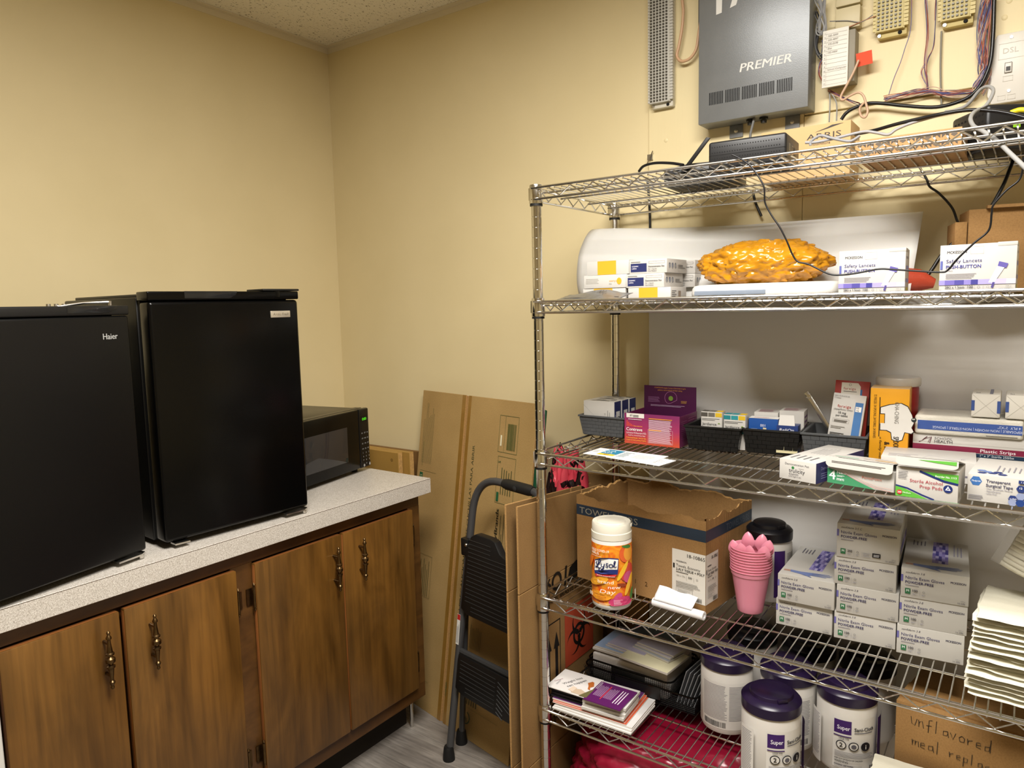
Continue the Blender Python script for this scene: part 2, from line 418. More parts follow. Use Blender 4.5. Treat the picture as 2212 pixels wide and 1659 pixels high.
# ================================================================= COUNTER AND BASE CABINET
ZC, XC, YE, YL = .8726, .7171, -.2727, -2.1
ct = G().box(.002, YL, .8243, XC, YE, ZC).build('countertop', M_LAM, bevel=.0012, seg=1)
tag(ct, 'long grey speckled laminate worktop over the wooden cabinets', 'countertop')
G().box(XC - .0012, YL, ZC - .0022, XC + .0002, YE - .001, ZC - .0010).build('laminate_seam', mat('seam', '4A3B2C', .7), ct)
cb = thing('base_cabinet', 'brown stained wooden base cabinet with four doors under the worktop', 'cabinet', (.35, -.9, 0))
XD = .697
g = G().box(.01, -1.500, .12, .655, -.296, .8238)
rel(cb, g, 'carcass', M_FRAME, smooth=0)
g = G().box(.01, -1.498, 0, .60, -.31, .12); rel(cb, g, 'toe_kick', mat('toe_kick_dark', '1B1510', .8), smooth=0)
fr = rel(cb, G().box(.655, -1.500, .782, .678, -.292, .8238), 'frame_rail', M_FRAMEH, bevel=.001, seg=1)
rel(cb, G().box(.655, -1.500, .12, .678, -.292, .17), 'frame_rail', M_FRAMEH, bevel=.001, seg=1)
for a, b in ((-.345, -.292), (-.985, -.922)): rel(cb, G().box(.655, a, .17, .6785, b, .782), 'frame_stile', M_FRAME, bevel=.001, seg=1)
hprof = [(0, -.066), (.0028, -.064), (.004, -.061), (.0028, -.057), (.0042, -.054), (.0058, -.051), (.0058, -.048), (.0034, -.045), (.0036, -.040), (.0062, -.018),
         (.0088, -.016), (.0088, -.0125), (.0045, -.010), (.0052, -.008), (.0098, -.004), (.0102, .0), (.0098, .004), (.0052, .008), (.0045, .010), (.0088, .0125), (.0088, .016),
         (.0062, .018), (.0036, .040), (.0034, .045), (.0058, .048), (.0058, .051), (.0042, .054), (.0028, .057), (.004, .061), (.0028, .064), (0, .066)]
def door(y0, y1, hy, hinge):
    g = G().box(.679, y0, .172, XD, y1, .780)
    for i, f in enumerate(g.f): pass
    g.m = [1, 1, 1, 1, 1, 0]
    d = attach(g.build('door', [M_DOOR, M_DEDGE], bevel=.003, seg=2), cb)
    h = G().lathe(hprof, 14, (XD + .024, hy, .690)); 
    for dz in (-.036, .036): h.cyl((XD - .001, hy, .690 + dz), (XD + .022, hy, .690 + dz), .0035, .003, 10)
    ho = h.build('handle', M_BRASS); attach(ho, cb); ho.parent = d
    if hinge:
        s = 1 if hinge > y1 - .02 else -1
        for z in (.693, .262):
            q = G().cyl((XD - .004, hinge, z - .028), (XD - .004, hinge, z + .028), .0034, None, 10)
            q.box(XD - .017, hinge - .0005 if s > 0 else hinge - .016, z - .022, XD - .014, hinge + .016 if s > 0 else hinge + .0005, z + .022)
            for e in (-1, 1): q.lathe([(0, 0), (.003, .002), (.0036, .005), (.002, .008), (0, .011)] if e > 0 else [(0, -.011), (.002, -.008), (.0036, -.005), (.003, -.002), (0, 0)], 8, (XD - .004, hinge, z + e * .028))
            qo = q.build('hinge', M_BRASS); attach(qo, cb); qo.parent = d
door(-1.498, -1.268, -1.305, 0); door(-1.258, -.980, -1.204, -.976); door(-.926, -.638, -.671, -.930); door(-.632, -.341, -.573, -.337)
rel(cb, G().cyl((.63, -.315, 0), (.63, -.315, .118), .006, None, 10), 'bracket', M_STEEL)
tag(G().box(.02, -1.66, .002, .70, -1.506, .82).build('end_panel', M_WHITEP, bevel=.002, seg=1), 'white painted end panel below the left end of the worktop', 'panel')

# ================================================================= COMPACT FRIDGES
def fridge(label, loc, yaw, w, h, d, gloss, kind):
    t = thing('compact_fridge', label, 'fridge', loc, yaw, 'compact fridges on the worktop')
    G().box(0, .062, .014, w, d, h - .012).build('body', M_BLKT, t, bevel=.004)
    zt = h - .0205
    dr = G().box(0, 0, .018, w, .05, zt - .0015).build('door', gloss, t, bevel=.009 if kind else .006, seg=4)
    G().box(.004, .05, .022, w - .004, .063, zt).build('door_gasket', mat('gasket', '1A1A1A', .7), t)
    cp = G().box(-.001, -.0015, zt, w + .001, .055, h).build('door_cap', M_BLKG if kind else M_BLKP, t, bevel=.003, seg=3)
    if kind:
        G().prism([(.085, zt + .004), (.20, zt + .004), (.215, zt + .012), (.22, h + .0004), (.085, h + .0004)], -.0022, -.0008, 'y').build('finger_grip', mat('grip_sheen', '1E1E1E', .12), cp, bevel=.0006)
        G().cyl((w - .062, .004, zt + .006), (w - .062, .004, h + .001), .008, None, 14).build('hinge_pin', M_BLKG, t)
        G().box(w - .105, -.003, h + .001, w + .003, .075, h + .0065).build('hinge_cover', M_BLKP, t, bevel=.002)
        G().box(.02, .02, h - .012, .09, d - .02, h - .004).build('top_rim', M_BLKP, t, bevel=.002)
    else:
        G().prism([(w - .14, zt + .005), (w - .05, zt + .005), (w - .03, zt + .013), (w - .027, h + .0004), (w - .14, h + .0004)], -.0025, -.0008, 'y').build('finger_grip', mat('grip_sheen'), cp, bevel=.0006)
        q = G().tube([(w - .115, .10, h - .004), (w - .085, .085, h + .002), (w - .06, .06, h + .007), (w - .02, .03, h + .0085)], .0028, 8)
        for k in range(3): q.cyl((w - .112 + .013 * k, .10 - .006 * k, h - .006), (w - .112 + .013 * k, .10 - .006 * k, h + .006), .0045, None, 8)
        q.cyl((w - .02, .03, h - .002), (w - .02, .03, h + .0105), .0035, None, 10)
        q.build('hinge', M_STEEL, t)
    g = G().prism([(w - .075, -.006), (w - .018, -.006), (w - .002, .004), (w - .002, .03), (w - .075, .03)], .0095, .0135, 'z').cyl((w - .014, .003, .002), (w - .014, .003, .0095), .0065, None, 12)
    g.build('hinge', M_STEEL, t)
    if kind: G().prism([(.02, -.004), (.055, -.006), (.055, .02), (.02, .02)], .0095, .0135, 'z').build('foot_plate', M_STEEL, t)
    for x in (.05, w - .05):
        for y in (.09, d - .05): G().cyl((x, y, 0), (x, y, .015), .014, None, 14).build('foot', M_RUBBER, t)
    return t
af = fridge('glossy black compact fridge with a small silver badge, next to the microwave', (.671, -1.139, ZC), 86.5, .395, .606, .49, M_BLKG, 1)
bg = G().box(.309, -.003, .538, .367, .001, .5555).build('badge', mat('badge_silver', 'C9C0AE', .3, .6), af, bevel=.0014)
A = Art().on('front', f=lambda u, v, e: (u, -.0031 - e, v)); A.text('Arctic Fresh', .338, .5437, .0068, '6E6656', 'c', shear=.25, width=.046); A.done(bg, 'lettering')
hf = fridge('matt black compact fridge at the left edge with its silver top hinge exposed', (.7556, -1.6246, ZC), 101.1, .45, .575, .47, M_BLKT, 0)
A = Art().on('front'); A.text('Haier', .385, .503, .0125, 'A5A5A2', width=.034, bold=True); A.done(hf, 'lettering')

# ================================================================= MICROWAVE
mwv = thing('microwave', 'black countertop microwave with a green clock display', 'microwave', (.525, -.659, ZC), 101.2)
w, d, h = .38, .31, .2178
G().box(.004, .022, .012, w - .004, d, h - .003).build('casing', mat('mw_case', '15140F', .3), mwv, bevel=.003)
G().box(.006, .024, h - .0032, w - .006, .05, h - .0005).build('top_lip', mat('mw_case'), mwv, bevel=.001)
dr = G().box(0, 0, .016, w - .056, .02, h).build('door', M_BLKG, mwv, bevel=.004)
G().box(.05, -.0012, .052, w - .122, .0, .168).build('window', mat('mw_window', '2A2A2C', .05, spec=.7), dr, bevel=.0004)
cpn = G().box(w - .0545, -.0005, .016, w, .02, h).build('control_panel', mat('mw_panel', '101010', .2), mwv, bevel=.005)
A = Art().on('front', f=lambda u, v, e: (u, -.0007 - e, v))
A.rect(w - .045, .172, w - .012, .193, '050505'); A.text('0:00', w - .0385, .178, .009, mat('lcd_green', '0A2A04', .4, emit='58E81E', es=1.5), width=.022, shear=.1)
A.text(':', w - .0135, .179, .005, 'B0B0B0')
for r in range(4):
    for c in range(3): A.bars(w - .046 + .0145 * c, .133 - .018 * r, w - .036 + .0145 * c, .138 - .018 * r, 2, '8A8A88', .5, seed=r * 3 + c)
for r, rowt in enumerate(('123', '456', '789', '-0+')):
    for c, ch in enumerate(rowt): A.text(ch, w - .043 + .0155 * c, .064 - .0125 * r, .0052, 'B9B9B9')
for c in (0, 2): A.disc(w - .040 + .0155 * c, .024, .0048, '9A9A98')
A.done(cpn, 'button_print')
G().box(w - .0545, -.001, .016, w, .018, .034).build('open_button', M_BLKP, cpn, bevel=.002)
for x in (.04, w - .04):
    for y in (.04, d - .03): G().cyl((x, y, 0), (x, y, .013), .011, None, 12).build('foot', M_RUBBER, mwv)

# ================================================================= BOARDS BETWEEN WORKTOP END AND BACK WALL
tag(G().box(.06, -.030, 0, .437, -.016, .888).build('hardboard_panel', mat('dark_mdf', '7A5A33', .55, var=(7, .12)), bevel=.001, seg=1), 'dark brown hardboard panel standing against the back wall by the worktop', 'board')
for nm, y, xe, lb in (('wooden_board', -.125, .436, 'tan wooden board with a screw hole at the worktop end, nearer one'), ('wooden_board', -.099, .468, 'tan wooden board at the worktop end, sandwiched behind the one with a hole')):
    b = G().box(.08, y - .011, 0, xe, y + .011, .902); b.m = [0, 0, 0, 0, 0, 1]
    o = tag(b.build(nm, [mat('tan_board', 'A5803F' if y < -.11 else '9C7840', .5, var=(9, .1)), mat('board_edge', 'B9935A', .7, var=(120, .2))], bevel=.0015, seg=1), lb, 'board', 'boards stored between worktop and wall')
    if y < -.11:
        A = Art().on('front', f=lambda u, v, e: (u, -.136 - e, v)); A.ring(xe - .034, .872, .0055, .0015, '4A3014'); A.disc(xe - .034, .872, .0016, '3A2410'); A.done(o, 'screw_hole')

# ================================================================= FLATTENED SHIPPING CARTON LEANING ON THE BACK WALL
fc = thing('flattened_carton', 'tall flattened shipping carton with green print leaning beside the cabinet', 'cardboard', (.443, -.186, 0), rot=(-.1405, 0, rad(-11.5)))
HT = 1.135
for a, b in ((0, .250), (.266, .600)):
    g = G().box(a, 0, 0, b, .005, HT).box(a + .002, .0062, .003, b - .002, .0112, HT - .004)
    for k in range(len(g.m)): g.m[k] = 0 if k % 6 in (2, 3) else 1
    g.build('panel', [M_CARD, M_CARDE], fc, bevel=.0008, seg=1)
G().box(.250, .004, .001, .266, .0105, HT - .002).build('crease', M_CARDE, fc)
M_TAPE = mat('packing_tape', '8F6A2E', .25, coat=.5, var=(30, .08))
G().box(.232, -.0006, .0, .2500, .0002, HT).box(.2665, -.0006, 0, .281, .0002, HT).build('packing_tape', M_TAPE, fc)
A = Art().on('front'); GR = '3E5A33'; DG = '1F5A38'
A.bars(.02, .87, .085, 1.095, 9, '5E5A34', .22, True, .3, 2); A.line([(.018, .842), (.115, .842)], .0012, '6A6338')
A.text('CONTRACTOR', .031, .86, .005, '4E5A30', rot=90, width=.09)
A.rect(.018, .805, .037, .835, DG); A.text('CS', .0325, .8115, .010, 'C8C39A', rot=90)
A.text('NO USE CUCHILLAS PARA ABRIR', .318, .60, .0115, '4A4A2C', rot=90, width=.37); A.text('ABRIR | PRECAUCION', .314, .32, .012, '3E3E22', rot=90, bold=True, width=.27)
A.frame(.435, .965, .525, 1.085, GR, .001); A.barcode(.475, .975, .515, 1.06, '4E5A2C'); A.rect(.444, .985, .451, 1.02, 'E6E0C0'); A.line([(.463, .967), (.463, 1.083)], .0008, GR)
A.frame(.440, .80, .525, .952, GR, .001); A.bars(.462, .83, .518, .94, 5, '4E5230', .3, True, .35, 5); A.rect(.445, .805, .456, .835, DG); A.text('S', .455, .93, .012, GR, rot=90)
A.text('AcuityBrands', .464, .615, .014, '2E2E20', rot=90, shear=.15, bold=True, width=.165)
A.bars(.475, .62, .498, .78, 3, '4E4A2C', .3, True, .5, 8); A.text('Item No. 264812A', .512, .66, .006, '4E4A2C', rot=90)
A.frame(.025, .395, .135, .545, '6A6338', .0008); A.rect(.036, .40, .046, .53, DG); A.bars(.052, .40, .128, .53, 8, '5E5A34', .25, True, .3, 9)
A.bars(.02, .30, .04, .385, 3, '5E5A34', .3, True, .4, 19)
A.bars(.035, .115, .13, .30, 9, '5E5A34', .2, True, .4, 12); A.line([(.02, .105), (.17, .105)], .001, '6A6338')
for k in range(3): A.frame(.035 + .042 * k, .06, .07 + .042 * k, .098, '6A6338', .0008); A.text(('SS', 'ST', 'S')[k], .06 + .042 * k, .07, .011, '5E5A34', rot=90)
A.bars(.40, .48, .45, .63, 3, '5E5A34', .25, True, .5, 13)
A.bars(.375, .30, .435, .38, 8, '5E5A34', .25, True, .2, 14); A.bars(.39, .21, .42, .25, 2, '5E5A34', .25, True, .3, 33)
A.bars(.36, .145, .44, .19, 8, '5E5A34', .35, True, .1, 15); A.bars(.36, .115, .44, .135, 7, '4E4A2C', .45, True, .2, 16)
A.ring(.385, .07, .022, .004, '2E4A22', 24, 110, 430); A.text('SP', .393, .057, .013, '2E4A22', rot=90, bold=True)
A.line([(.36, .105), (.54, .105)], .0008, '6A6338'); A.text('CUIDADO', .276, .10, .007, '2E5A32', rot=90)
A.done(fc)
gb = G().box(.555, .016, .30, .622, .024, 1.118).build('edge_board', mat('green_board', '1C4A30', .4), None, (.443, -.186, 0), (-.1405, 0, rad(-11.5)), bevel=.004)
tag(gb, 'narrow dark green board edge showing behind the leaning shipping carton', 'board')
gb2 = tag(G().box(1.10, -.0285, 0, 1.376, -.0165, .894).build('cardboard_sheet', [M_CARD2], bevel=.001, seg=1), 'plain flattened cardboard standing on the wall behind the red bag', 'cardboard')

# ================================================================= STEP LADDER (folded)
ld = thing('step_ladder', 'folded grey step ladder with black treads leaning on the shipping carton', 'ladder', (.853, -.38, 0), -11.5)
M_TUBE = mat('grey_ladder_tube', '4A4A4B', .35, .3)
k = .1275
def lp(u, z, dy=0): return (u, k * z + dy, z)
def arc(c0, c1, c2, n=8):
    return [tuple((1 - t) ** 2 * a + 2 * t * (1 - t) * b + t * t * c for a, b, c in zip(c0, c1, c2)) for t in [i / n for i in range(n + 1)]]
RU = .352
path = [lp(0, .012), lp(.014, .40), lp(.026, .70)] + arc(lp(.029, .78), lp(.033, .905), lp(.150, .902), 10) + arc(lp(.285, .899), lp(.338, .898), lp(.335, .80), 8) + [lp(.338, .70), lp(RU, .012)]
G().tube(path, .0118, 14).build('frame_tube', M_TUBE, ld)
G().tube([lp(.165, .9015), lp(.18, .9012), lp(.275, .8995), lp(.29, .8990)], [.0135, .0165, .0165, .0135], 16).build('hand_grip', mat('grip_foam', '151515', .55), ld)
A = Art().on('front', f=lambda u, v, e: (u, .0985 - e, v)); A.ring(.225, .9002, .0, .0, '2A2A2A'); 
G().lathe([(.0, -.001), (.006, -.001), (.0075, 0), (.0, 0)], 20, (.228, .0975, .90), axis='y').build('grip_emblem', mat('emblem', '2C2C2C', .4), ld).scale = (1, 1, 1)
for (a, b) in (((-.040, .084, .012), (.022, .086, .70)), ((.345, .084, .012), (.318, .086, .70))): G().tube([a, b], .010, 12).build('rear_leg', M_TUBE, ld)
G().tube([(-.020, .085, .205), (.335, .085, .205)], .006, 10).build('crossbar', M_TUBE, ld)
for (u, dy, zz) in ((0, 0, 0), (RU, 0, 0), (-.041, .084, 0), (.346, .084, 0)):
    G().lathe([(.0135, .045), (.0155, .040), (.019, .012), (.0195, 0)][::-1], 16, (u, dy, 0)).build('rubber_foot', M_RUBBER, ld)
for u in (.025, .338): G().box(u - .017, .066, .655, u + .017, .105, .712).build('clamp', M_BLKP, ld, bevel=.005)
G().lathe([(0, -.003), (.004, -.003), (.006, 0), (.006, .002)], 12, (.036, .066, .694), axis='y').build('bolt', M_STEEL, ld)
def tread(z0, z1, notch):
    tr = G()
    out = [(.030, z0 + .012), (.062, z0), (.290, z0), (.322, z0 + .012), (.320, z1 - .03)]
    if notch: out += [(.26, z1 - .045), (.215, z1 - .045), (.19, z1 - .035), (.165, z1 - .006), (.145, z1), (.075, z1), (.055, z1 - .012), (.036, z1 - .06)]
    else: out += [(.315, z1), (.036, z1), (.032, z1 - .02)]
    def P(p, dy): return lp(p[0], p[1], dy)
    n = len(out); dy0, dy1 = -.022, .004
    vs = [P(p, dy0) for p in out] + [P(p, dy1) for p in out]
    tr.add(vs, [tuple(range(n)), tuple(range(2 * n - 1, n - 1, -1))] + [((i + 1) % n, i, n + i, n + (i + 1) % n) for i in range(n)])
    t = tr.build('tread', M_BLKP, ld, bevel=.003)
    rb = G(); zz = z0 + .016
    while zz < z1 - .012:
        ua = .045 if zz > z0 + .03 else .075; ub = .165 if notch and zz > z1 - .06 else (.212 if not notch else .30)
        if notch and zz > z1 - .06: ub = .150 if zz < z1 - .02 else .125
        rb.tube([lp(ua + .004, zz, dy0), lp(ub, zz, dy0)], .0016, 6); zz += .0125
    if not notch:
        zz = z0 + .008
        for i in range(8): rb.tube([lp(.222 + .011 * i * 0 , z0 + .012 + .0125 * i, dy0), lp(.30, z0 - .03 + .0125 * i + .01, dy0) if i > 2 else lp(.25, z0 + .0125 * i - .002, dy0)], .0016, 6)
    rb.build('tread_ribs', mat('tread_rib', '232323', .5), t)
    return t
tread(.484, .735, True); tread(.236, .357, False)
G().tube([lp(.036, .362, -.012), lp(.30, .367, -.012)], .009, 8).build('grit_strip', mat('grit', '303030', .8, bump=(700, 1, .002)), ld)
A = Art().on('front', f=lambda u, v, e: (.0 + u, k * v - .0122 - e, v)); A.rect(.007, .375, .022, .470, 'D6D6D2'); A.rect(.0075, .452, .0215, .469, 'B0201C'); A.bars(.009, .38, .020, .448, 3, '4A4A4A', .35, True, .3, 6); A.done(ld, 'warning_sticker')

# ================================================================= FLATTENED MEDICAL WASTE CARTON AT THE RACK'S END
bio = thing('medical_waste_carton', 'flattened brown medical waste carton with an orange biohazard mark at the rack end', 'carton', (1.262, -.547, 0), 90)
# local x runs to the back wall, -y faces the rack, z up
LB = .44
for i, (y0, nm) in enumerate(((0, 'side_panel'), (.036, 'side_panel'))):
    g = G().box(0, y0, .205, LB, y0 + .006, .690); g.m = [1, 1, 0, 0, 1, 1]
    p_ = g.build(nm, [M_CARD2, M_CARDE], bio, bevel=.001, seg=1)
    for (x0, x1) in ((0, .315), (.3215, LB)):
        e_ = .0008 if x0 else 0; za, zb = .923 - .085 * x0, .923 - .085 * x1
        g = G().hexa([(x0, y0 + e_, .692), (x1, y0 + e_, .692), (x1, y0 + .006, .692), (x0, y0 + .006, .692)], [(x0, y0 + e_, za), (x1, y0 + e_, zb), (x1, y0 + .006, zb), (x0, y0 + .006, za)]); g.m = [1, 1, 0, 1, 0, 1]
        g.build('top_flap', [M_CARD2, M_CARDE], p_, bevel=.001, seg=1)
    g = G().box(0.004, y0, .002, LB, y0 + .006, .202); g.m = [1, 1, 0, 0, 1, 1]; g.build('bottom_flap', [M_CARD2, M_CARDE], p_, bevel=.001, seg=1)
A = Art().on('front', f=lambda u, v, e: (u + .03, -e, v)); BK = '14100C'
A.frame(.080, .335, .162, .560, BK, .0035); 
for u in (.101, .141):
    A.poly([(u - .007, .375), (u + .007, .375), (u + .007, .485), (u - .007, .485)], BK); A.poly([(u - .015, .482), (u + .015, .482), (u, .528)], BK)
A.rect(.088, .352, .154, .362, BK)
cu, cv = .262, .478; OR = mat('orange_red_print', 'B0462A', .6)
A.rect(.185, .40, .345, .57, OR)
A.ring(cu, cv - .002, .033, .010, BK, 30)
for a in (90, 210, 330):
    ox, oz = cu + .034 * math.cos(rad(a)), cv + .034 * math.sin(rad(a))
    pts = []
    for t in range(0, 21):
        th = rad(a + 40 + (280) * t / 20); pts.append((ox + .037 * math.cos(th), oz + .037 * math.sin(th)))
    inn = []
    for t in range(0, 21):
        th = rad(a + 40 + 280 * t / 20); qx, qz = ox + .008 * math.cos(rad(a)), oz + .008 * math.sin(rad(a)); inn.append((qx + .031 * math.cos(th), qz + .031 * math.sin(th)))
    vs = pts + inn; A.put(vs, [(i, i + 1, 21 + i + 1, 21 + i) for i in range(20)], BK)
    A.line([(cu + .004 * math.cos(rad(a)), cv + .004 * math.sin(rad(a))), (cu + .018 * math.cos(rad(a)), cv + .018 * math.sin(rad(a)))], .003, OR)
A.text('MAXIMUM WEIGHT', .062, .268, .024, BK, bold=True, width=.235); A.text('40 lbs. 4G/Y', .09, .30, .013, BK, width=.12)
A.ring(.145, .672, .026, .009, BK, 26); A.poly([(.182, .645), (.192, .645), (.200, .70), (.190, .70)], BK); A.poly([(.198, .652), (.24, .648), (.29, .665), (.30, .69), (.25, .70), (.215, .69)], BK); A.ring(.098, .66, .02, .007, BK, 20, 20, 300); A.line([(.075, .69), (.095, .675), (.11, .69)], .006, BK); A.text('MEDICAL WASTE SOLUTIONS', .06, .618, .017, BK, bold=True, width=.30)
A.done(bio)

# ================================================================= WIRE RACK
XL, XRK, YFR, YB = 1.2852, 2.4702, -.4721, -.060
ZS = {1: 1.7138, 2: 1.4367, 3: 1.0519, 4: .6690, 5: .3613}     # top rail centre of every shelf
DK = {k: v - .003 for k, v in ZS.items()}                       # wire deck
rack = thing('wire_rack', 'chrome wire shelving rack with five shelves against the back wall', 'shelving rack', ((XL + XRK) / 2, (YFR + YB) / 2, 0))
R0 = rack.location
pr = [(0, .012), (.0105, .012), (.0127, .02)]
z = .0447
while z < 1.715:
    pr += [(.0127, z - .0011), (.0119, z - .0007), (.0119, z + .0007), (.0127, z + .0011)]; z += .0254
pr += [(.0127, 1.7205), (.0115, 1.7225), (0, 1.7225)]
pm = G().lathe(pr, 20).build('post', M_CHROMEP, rack)
post0 = pm
for i, (x, y) in enumerate(((XL, YFR), (XL, YB), (XRK, YFR), (XRK, YB))):
    p_ = pm if i == 0 else pm.copy()
    if i: COL.objects.link(p_); p_.parent = rack
    p_.location = (x - R0.x, y - R0.y, 0)
    G().lathe([(0, 0), (.016, 0), (.016, .006), (.008, .010), (.006, .012), (.006, .03), (0, .03)], 14).build('leveling_foot', M_STEEL, p_)
RA, RB, RZ = .0030, .0024, .0018
yf, yb, xl, xr = YFR - .014, YB + .014, XL - .012, XRK + .012
def shelf_mesh():
    g = G(); dz = -.0275
    for y, s in ((yf, 1), (yb, 1)):
        for z in (0, dz): g.tube([(XL - .004, y, z), (XRK + .004, y, z)], RA, 8)
        pts = []; x = XL + .045; upd = True
        while x < XRK - .03: pts.append((x, y + (.0028 if y == yf else -.0028), -.0036 if upd else dz + .0036)); upd = not upd; x += .03045
        g.tube(pts, RZ, 6)
    for x in (xl, xr):
        for z in (0, dz): g.tube([(x, YFR + .004, z), (x, YB - .004, z)], RA, 8)
        pts = []; y = YFR + .04; upd = True
        while y < YB - .03: pts.append((x + (.0028 if x == xl else -.0028), y, -.0036 if upd else dz + .0036)); upd = not upd; y += .0305
        g.tube(pts, RZ, 6)
    for y in (YFR + .018, YFR + .135, YB - .135, YB - .018): g.tube([(xl, y, -.0098), (xr, y, -.0098)], RB, 8)
    return g
sh0 = shelf_mesh().build('shelf', M_CHROME, rack)
wire0 = G().tube([(0, yf + .001, 0), (0, yb - .001, 0)], .0016, 6).build('wire', M_CHROME, sh0)
NW = 56
cl0 = G().lathe([(.0128, .0085), (.0155, .0085), (.0160, .0065), (.0172, -.034), (.0168, -.0365), (.0128, -.0365)], 20, close=True)
cl0.box(-.0185, -.006, -.028, -.0155, .006, .002)
clo = cl0.build('collar', M_CHROMEP, sh0)
rng0 = G().lathe([(.0128, -.0372), (.0158, -.0372), (.0158, -.0425), (.0128, -.0425)], 20, close=True).build('sleeve_ring', M_RUBBER, sh0)
for k in (1, 2, 3, 4, 5):
    s = sh0 if k == 1 else sh0.copy()
    if k > 1: COL.objects.link(s); s.parent = rack
    s.location = (-R0.x, -R0.y, ZS[k])
    for i in range(NW):
        wv = wire0 if (k == 1 and i == 0) else wire0.copy()
        if wv is not wire0: COL.objects.link(wv)
        wv.parent = s; wv.location = (XL + .0215 + i * .0203, 0, -.0048)
    for i, (x, y) in enumerate(((XL, YFR), (XL, YB), (XRK, YFR), (XRK, YB))):
        for src in (clo, rng0):
            c_ = src if (k == 1 and i == 0) else src.copy()
            if c_ is not src: COL.objects.link(c_)
            c_.parent = s; c_.location = (x, y, 0)

# white sheets behind and on the rack
tag(G().box(1.382, -.0345, 0, 2.62, -.0290, 1.424).build('foam_board', mat('foam_board_white', 'D0CDC8', .55), bevel=.001, seg=1), 'large white foam board standing upright behind the rack', 'board')
def roll(u, v):
    # u along the rack, v around the sheet; curls over at its left end
    x = 1.245 + u * .835; t = max(0, 1 - u / .55); t = t * t * (3 - 2 * t)
    # flat profile: leaning sheet
    yf_, zf_ = -.235 + .175 * v, DK[2] + .004 + (.19 - .006 * u) * min(1, v * 1.04)
    a = rad(-150 + 285 * v); R = .050
    yc_, zc_ = -.165 - R * 1.15 * math.cos(a - pi / 2 * 0 + 0) * 0 - .058 * math.sin(rad(215 * v + 35)) + .02, DK[2] + .105 - .105 * math.cos(rad(195 * v + 12))
    wob = .003 * math.sin(u * 9) * (1 - v)
    return (x - .02 * t * (0.5 - abs(v - .5)), yf_ * (1 - t) + yc_ * t + wob, zf_ * (1 - t) + zc_ * t)
rl = G().grid(roll, 48, 30).build('plastic_sheet', mat('white_vinyl', 'D6D4CF', .35, sss=.1), smooth=60, solid=.0012)
tag(rl, 'white flexible plastic sheet curled along the back of the second shelf', 'plastic sheet')

# ================================================================= SECOND SHELF
z2 = DK[2]
NAVY = '232A5C'; YEL = 'E0A52A'
def penbox(loc, w, d, h, style, label, yaw=0):
    o = carton('pen_box', label, 'box', loc, yaw, w, d, h, group='demonstration pen boxes')
    A = Art().on('front')
    if style == 'stripe': A.rect(w * .26, 0.0002, w * .70, h - .0002, YEL)
    elif style == 'logo':
        A.bars(.006, .012, .045, .026, 4, '9A968C', .35, seed=4); A.text('ozempic', w * .60, h * .46, .0055, 'D9A13A', width=.022); A.disc(w * .83, h * .5, .0085, YEL, 16, .8); A.text('PEN', w * .60, h * .25, .003, '8A867C')
    else:
        A.rect(.004, .004, w * .47, h - .009, NAVY); A.text('OZEMPIC', .007, h * .48, .003, 'E8E6F0', bold=True); A.text('2.0PEN', .007, h * .32, .003, 'E8E6F0', bold=True)
        A.bars(.005, h - .006, .03, h - .004, 1, '8A8A8A', .8, ragged=0); A.frame(w * .53, h - .010, w * .95, h - .0045, '6A6A6A', .0004)
        A.text('Demonstration Pen', w * .52, h * .44, .0036, '2A2A2A', bold=True, width=w * .42); A.text('for 1 mg pen', w * .52, h * .28, .003, '4A4A4A'); A.text('Not Medical', w * .52, h * .13, .003, '4A4A4A')
    A.on('right', w, d, h)
    if style == 'demo':
        for i in range(3): A.ring(.016 + .017 * i, h * .52, .0068, .0009, '5A5F6E', 16); A.poly([(.0145 + .017 * i, h * .4), (.0185 + .017 * i, h * .4), (.0175 + .017 * i, h * .68), (.0135 + .017 * i, h * .68)], ('3A4A6A', '2E4A78', '7A808E')[i])
        A.bars(.066, h * .35, d - .01, h * .65, 3, '4A4A4A', .4, seed=2)
    else: A.bars(.006, h * .25, .035, h * .8, 4, '5A5A5A', .4, seed=8); A.rect(.045, h * .2, .06, h * .7, '8A7A6A')
    A.done(o); return o
penbox((1.346, -.352, z2 + .0), .122, .10, .0330, 'stripe', 'white pen box with a yellow band behind the grey pouch, lowest of the left stack')
penbox((1.350, -.354, z2 + .0335), .122, .10, .0330, 'logo', 'white pen box with a small yellow logo, middle of the left stack')
penbox((1.358, -.352, z2 + .0670), .120, .10, .0345, 'stripe', 'white pen box with a yellow band, topmost of the left stack')
penbox((1.480, -.362, z2), .112, .095, .0310, 'stripe', 'white pen box with a yellow band, lowest of the right stack')
penbox((1.474, -.360, z2 + .0315), .100, .115, .0335, 'demo', 'white demonstration pen box with a navy panel, middle of the right stack')
penbox((1.481, -.357, z2 + .0655), .099, .120, .0335, 'demo', 'white demonstration pen box with a navy panel, topmost of the right stack')
for i in range(2): penbox((1.500, -.230 + .0005 * i, z2 + .0315 + .034 * i), .10, .11, .0335, 'demo', ('white pen box hidden behind the navy panel boxes, lower one', 'white pen box hidden behind the navy panel boxes, upper one')[i])
def pouch(u, v):
    s_ = math.sin(pi * u); c_ = math.sin(pi * v)
    return (1.318 + .185 * u - .02 * (1 - v) * 0 + .01 * math.sin(7 * u) * v * 0, -.455 + .085 * v + .012 * math.sin(5 * u), z2 + .0025 + .022 * v * (1 - .25 * math.cos(6.5 * u)) + .003 * s_ * c_ * 2 + .001 * noise.noise((u * 9, v * 9, 1)))
po = G().grid(pouch, 34, 14).build('foil_pouch', mat('foil_grey', '8E8E8C', .35, .75, bump=(60, .5, .002)), smooth=60, solid=.001)
tag(po, 'flat grey foil pouch lying in front of the pen boxes', 'pouch')
